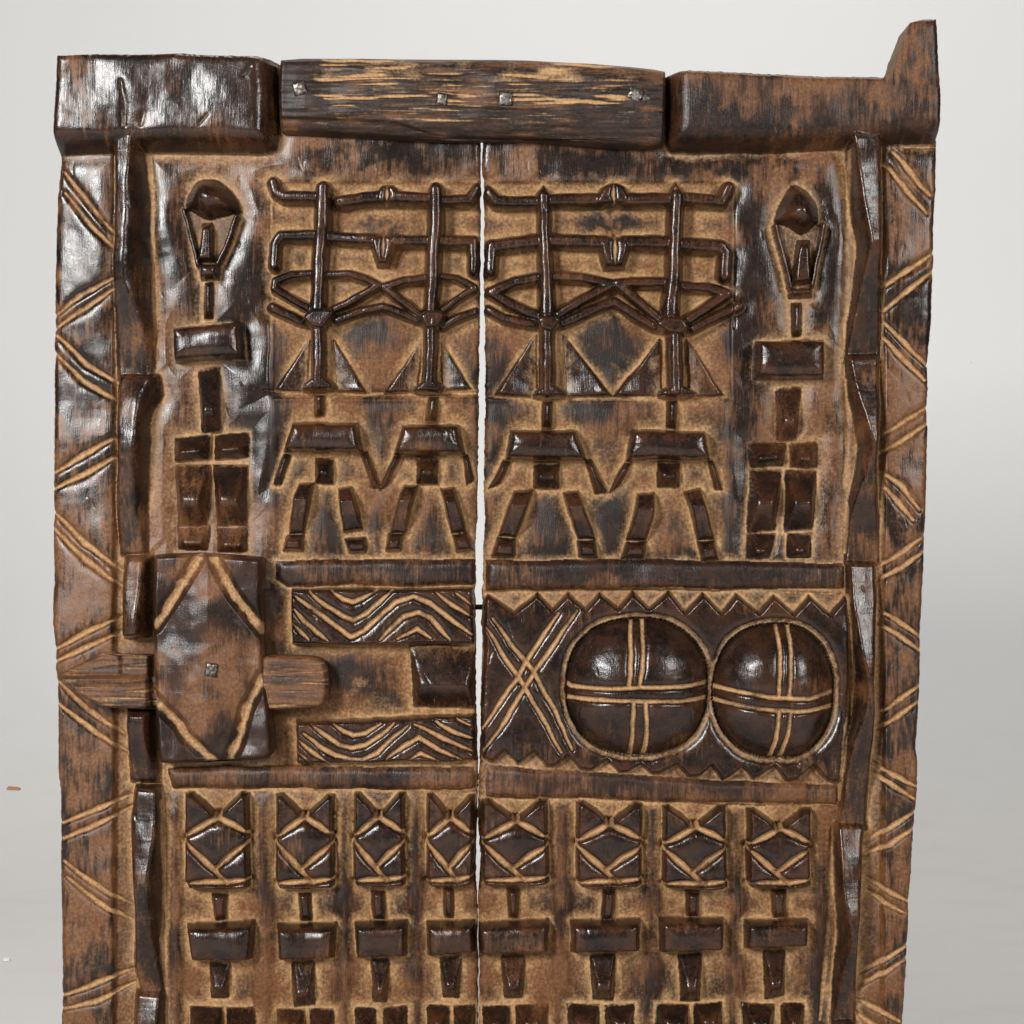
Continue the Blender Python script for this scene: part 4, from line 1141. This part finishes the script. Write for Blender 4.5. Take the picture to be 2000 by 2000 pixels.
def lock_h(X, Y, d):
    r = np.abs(X - cxl) / 108 + np.abs(Y - cyl) / 215
    h = 66 + 13 * (1 - sst(np.abs(r - 0.15) / 1.1)) + 4 * sst((r - 1.15) / 0.5)
    h -= 15 * lock_groove(X, Y)
    h -= 20 * np.clip(1 - d / 11, 0, 1) ** 2.2
    h -= 4 * np.exp(-((X - 404) / 14) ** 2) * 0
    h += 1.7 * N_MID(X, Y) + 0.5 * N_SML(X, Y) + 1.5 * N_BIG(X, Y)
    return h
def lock_a(X, Y, d, h):
    g = lock_groove(X, Y)
    dust = 0.72 * sst((g + 0.06 * N_P3(X, Y) - 0.40) / 0.4) + 0.05 * N_P3(X, Y)
    corner = sst((np.abs(X - cxl) / 108 + np.abs(Y - cyl) / 215 - 1.1) / 0.15)
    pat = 0.62 + 0.18 * N_P1(X, Y) + 0.22 * N_P2(X, Y) + 0.35 * corner + 0.4 * np.exp(-((Y - 1180) / 70) ** 2)
    return dict(dust=dust, pat=pat, wear=0.25 + 0.5 * np.clip(1 - d / 10, 0, 1))
lock = slab('lock', M_WOOD, door, LOCK, lock_h, -2, lock_a, h_ref=70)
lock['label'] = 'thick lock body with a lozenge between four grooves'
nail(lock, 412.5, 1308, 23, math.radians(10), 77, sy=25)

# sliding bolt with a flared arrow-like tail
BOLT = [(108.5, 1319), (150, 1299), (180, 1284), (204, 1274.5), (222, 1274), (234, 1279), (239, 1297), (240.5, 1316), (255, 1318), (300, 1319), (420, 1300), (500, 1281), (530, 1279), (600, 1281), (619, 1283.5), (631, 1289.5), (638, 1306), (641.6, 1337), (638, 1366), (628.6, 1380), (560, 1386), (500, 1387), (300, 1385), (246, 1384), (204, 1379), (180, 1369), (158, 1356), (130, 1336)]
G4, G5 = Grain(6.5, 14), Grain(11, 10)
def bolt_h(X, Y, d):
    fin = sst((1320 - Y) / 4) * sst((246 - X) / 6)
    h = 54 - 22 * fin - 26 * sst((X - 294) / 5) * sst((520 - X) / 5) - 10 * np.clip(1 - d / 8, 0, 1) ** 2
    h -= 10 * sst((150 - X) / 60)
    h += 6 * np.exp(-((Y - 1324) / 7) ** 2) * sst((300 - X) / 20) * (1 - fin)
    h -= 2.2 * np.clip(G4(X, Y) - 0.5, 0, 1.5) + 0.7 * np.abs(G5(X, Y))
    return h + 0.8 * N_MID(X, Y)
def bolt_a(X, Y, d, h):
    dust = 0.10 + 0.40 * np.clip(G4(X, Y) - 0.4, 0, 1.2) + 0.10 * G5(X, Y)
    pat = 0.53 + 0.22 * G5(X, Y) + 0.12 * N_P2(X, Y)
    return dict(dust=dust, pat=pat, wear=0 * X + 0.2)
bolt = slab('bolt', M_BOLT, lock, BOLT, bolt_h, 4, bolt_a, h_ref=34)
bolt['label'] = 'pale split-grained bolt with an arrow-like tail, slid through the lock'

# dark pin that joins the planks across the gap
def rod(name, a, b_, r, mat, parent, seg=12):
    a, b_ = Vector(a), Vector(b_)
    ax = (b_ - a).normalized(); s1 = ax.orthogonal().normalized(); s2 = ax.cross(s1)
    V, Fc = [], []
    for q, p in enumerate((a, b_)):
        for i in range(seg):
            t = 2 * math.pi * i / seg
            V.append(tuple(p + (s1 * math.cos(t) + s2 * math.sin(t)) * r * (1 + 0.12 * math.sin(3 * t + q))))
    for i in range(seg):
        j = (i + 1) % seg
        Fc.append((i, j, seg + j, seg + i))
    Fc += [tuple(range(seg))[::-1], tuple(range(seg, 2 * seg))]
    me = bpy.data.meshes.new(name); me.from_pydata(V, [], Fc); me.update()
    return link(name, me, mat, parent)
M_PIN = plain_material('blackened pin', (0.012, 0.010, 0.009), 0.7)
rod('joining_pin', ((915 - 1000) * S, 26 * S, (1000 - 1187) * S), ((958 - 1000) * S, 26 * S, (1000 - 1187) * S), 5.0 * S, M_PIN, door)

# ------------------------------------------------------------------ the setting: one sheet of studio paper, floor sweeping up into the wall
R = 1.0
Y_CURVE = 0.80
prof = [(-3.2, 0.0)] + [(-2.6 + 0.2 * i, 0.0) for i in range(19)]
prof = [p for p in prof if p[0] < Y_CURVE]
for i in range(25):
    a = (math.pi / 2) * i / 24
    prof.append((Y_CURVE + R * math.sin(a), R - R * math.cos(a)))
for i in range(1, 12):
    prof.append((Y_CURVE + R, R + 0.25 * i))
V, Fc = [], []
nx = 13
for (yy, zz) in prof:
    for i in range(nx):
        V.append((-3.0 + 6.0 * i / (nx - 1), yy, zz))
for j in range(len(prof) - 1):
    for i in range(nx - 1):
        a = j * nx + i
        Fc.append((a, a + 1, a + nx + 1, a + nx))
me = bpy.data.meshes.new('backdrop'); me.from_pydata(V, [], Fc)
me.polygons.foreach_set('use_smooth', [True] * len(me.polygons)); me.update()
bd = link('backdrop', me, M_PAPER)
bd['kind'] = 'structure'
bd['label'] = 'seamless pale studio paper sweeping from floor to wall'

def on_sheet(px, py):
    """point of the paper sheet seen at a photo pixel, with the sheet's normal"""
    o = cam.location
    t = place((px - 1000) * S, 0, (1000 - py) * S)
    dvec = (t - o).normalized()
    best = None
    for (ya, za), (yb, zb) in zip(prof[:-1], prof[1:]):
        ny, nz = -(zb - za), (yb - ya)
        den = dvec.y * ny + dvec.z * nz
        if abs(den) < 1e-9: continue
        k = ((ya - o.y) * ny + (za - o.z) * nz) / den
        p = o + dvec * k
        e = ((p.y - ya) * (yb - ya) + (p.z - za) * (zb - za)) / ((yb - ya) ** 2 + (zb - za) ** 2)
        if k > 0 and -0.001 <= e <= 1.001 and (best is None or k < best[0]):
            L = math.hypot(ny, nz)
            best = (k, p, Vector((0, ny / L, nz / L)), Vector((0, (yb - ya) / L, (zb - za) / L)))
    return best[1], best[2], best[3]

def chip(name, px, py, lx, ly, th, rot, mat, label, cat, seed):
    p, n, up = on_sheet(px, py)
    f = (p - cam.location).length / (D * S)      # it lies farther off than the door, so it is larger than it looks
    lx, ly, th = lx * f, ly * f, th * f
    r = np.random.default_rng(seed)
    ring = []
    for (a, b_) in [(-1, -.8), (-.3, -1), (.5, -.75), (1, -.9), (1.12, .2), (.85, .95), (.1, .8), (-.6, 1), (-1, .7)]:
        x = a * lx / 2 * r.uniform(.93, 1.07); y = b_ * ly / 2 * r.uniform(.9, 1.1)
        ring.append((x * math.cos(rot) - y * math.sin(rot), x * math.sin(rot) + y * math.cos(rot)))
    m = len(ring)
    X = Vector((1, 0, 0))
    V = [tuple(X * a + up * b_ + n * 0.0004) for a, b_ in ring] + [tuple(X * a * .9 + up * b_ * .85 + n * (th + r.uniform(0, th * .4))) for a, b_ in ring]
    Fc = [tuple(range(m))[::-1], tuple(range(m, 2 * m))] + [(i, (i + 1) % m, m + (i + 1) % m, m + i) for i in range(m)]
    me = bpy.data.meshes.new(name); me.from_pydata(V, [], Fc); me.update()
    o = link(name, me, mat)
    o.location = p
    o['label'] = label; o['category'] = cat
    return o
M_CHIP = plain_material('raw wood chip', (0.46, 0.24, 0.10))
M_CRUMB = plain_material('white crumb', (0.85, 0.84, 0.80))
chip('wood_chip', 26, 1541, 0.0105, 0.0042, 0.0009, math.radians(-8), M_CHIP, 'tiny orange-brown wood chip lying on the pale paper', 'wood chip', 3)
chip('crumb', 12, 1877, 0.0042, 0.0038, 0.0016, 0.3, M_CRUMB, 'small white crumb lying on the scuffed paper near the wood chip', 'crumb', 5)
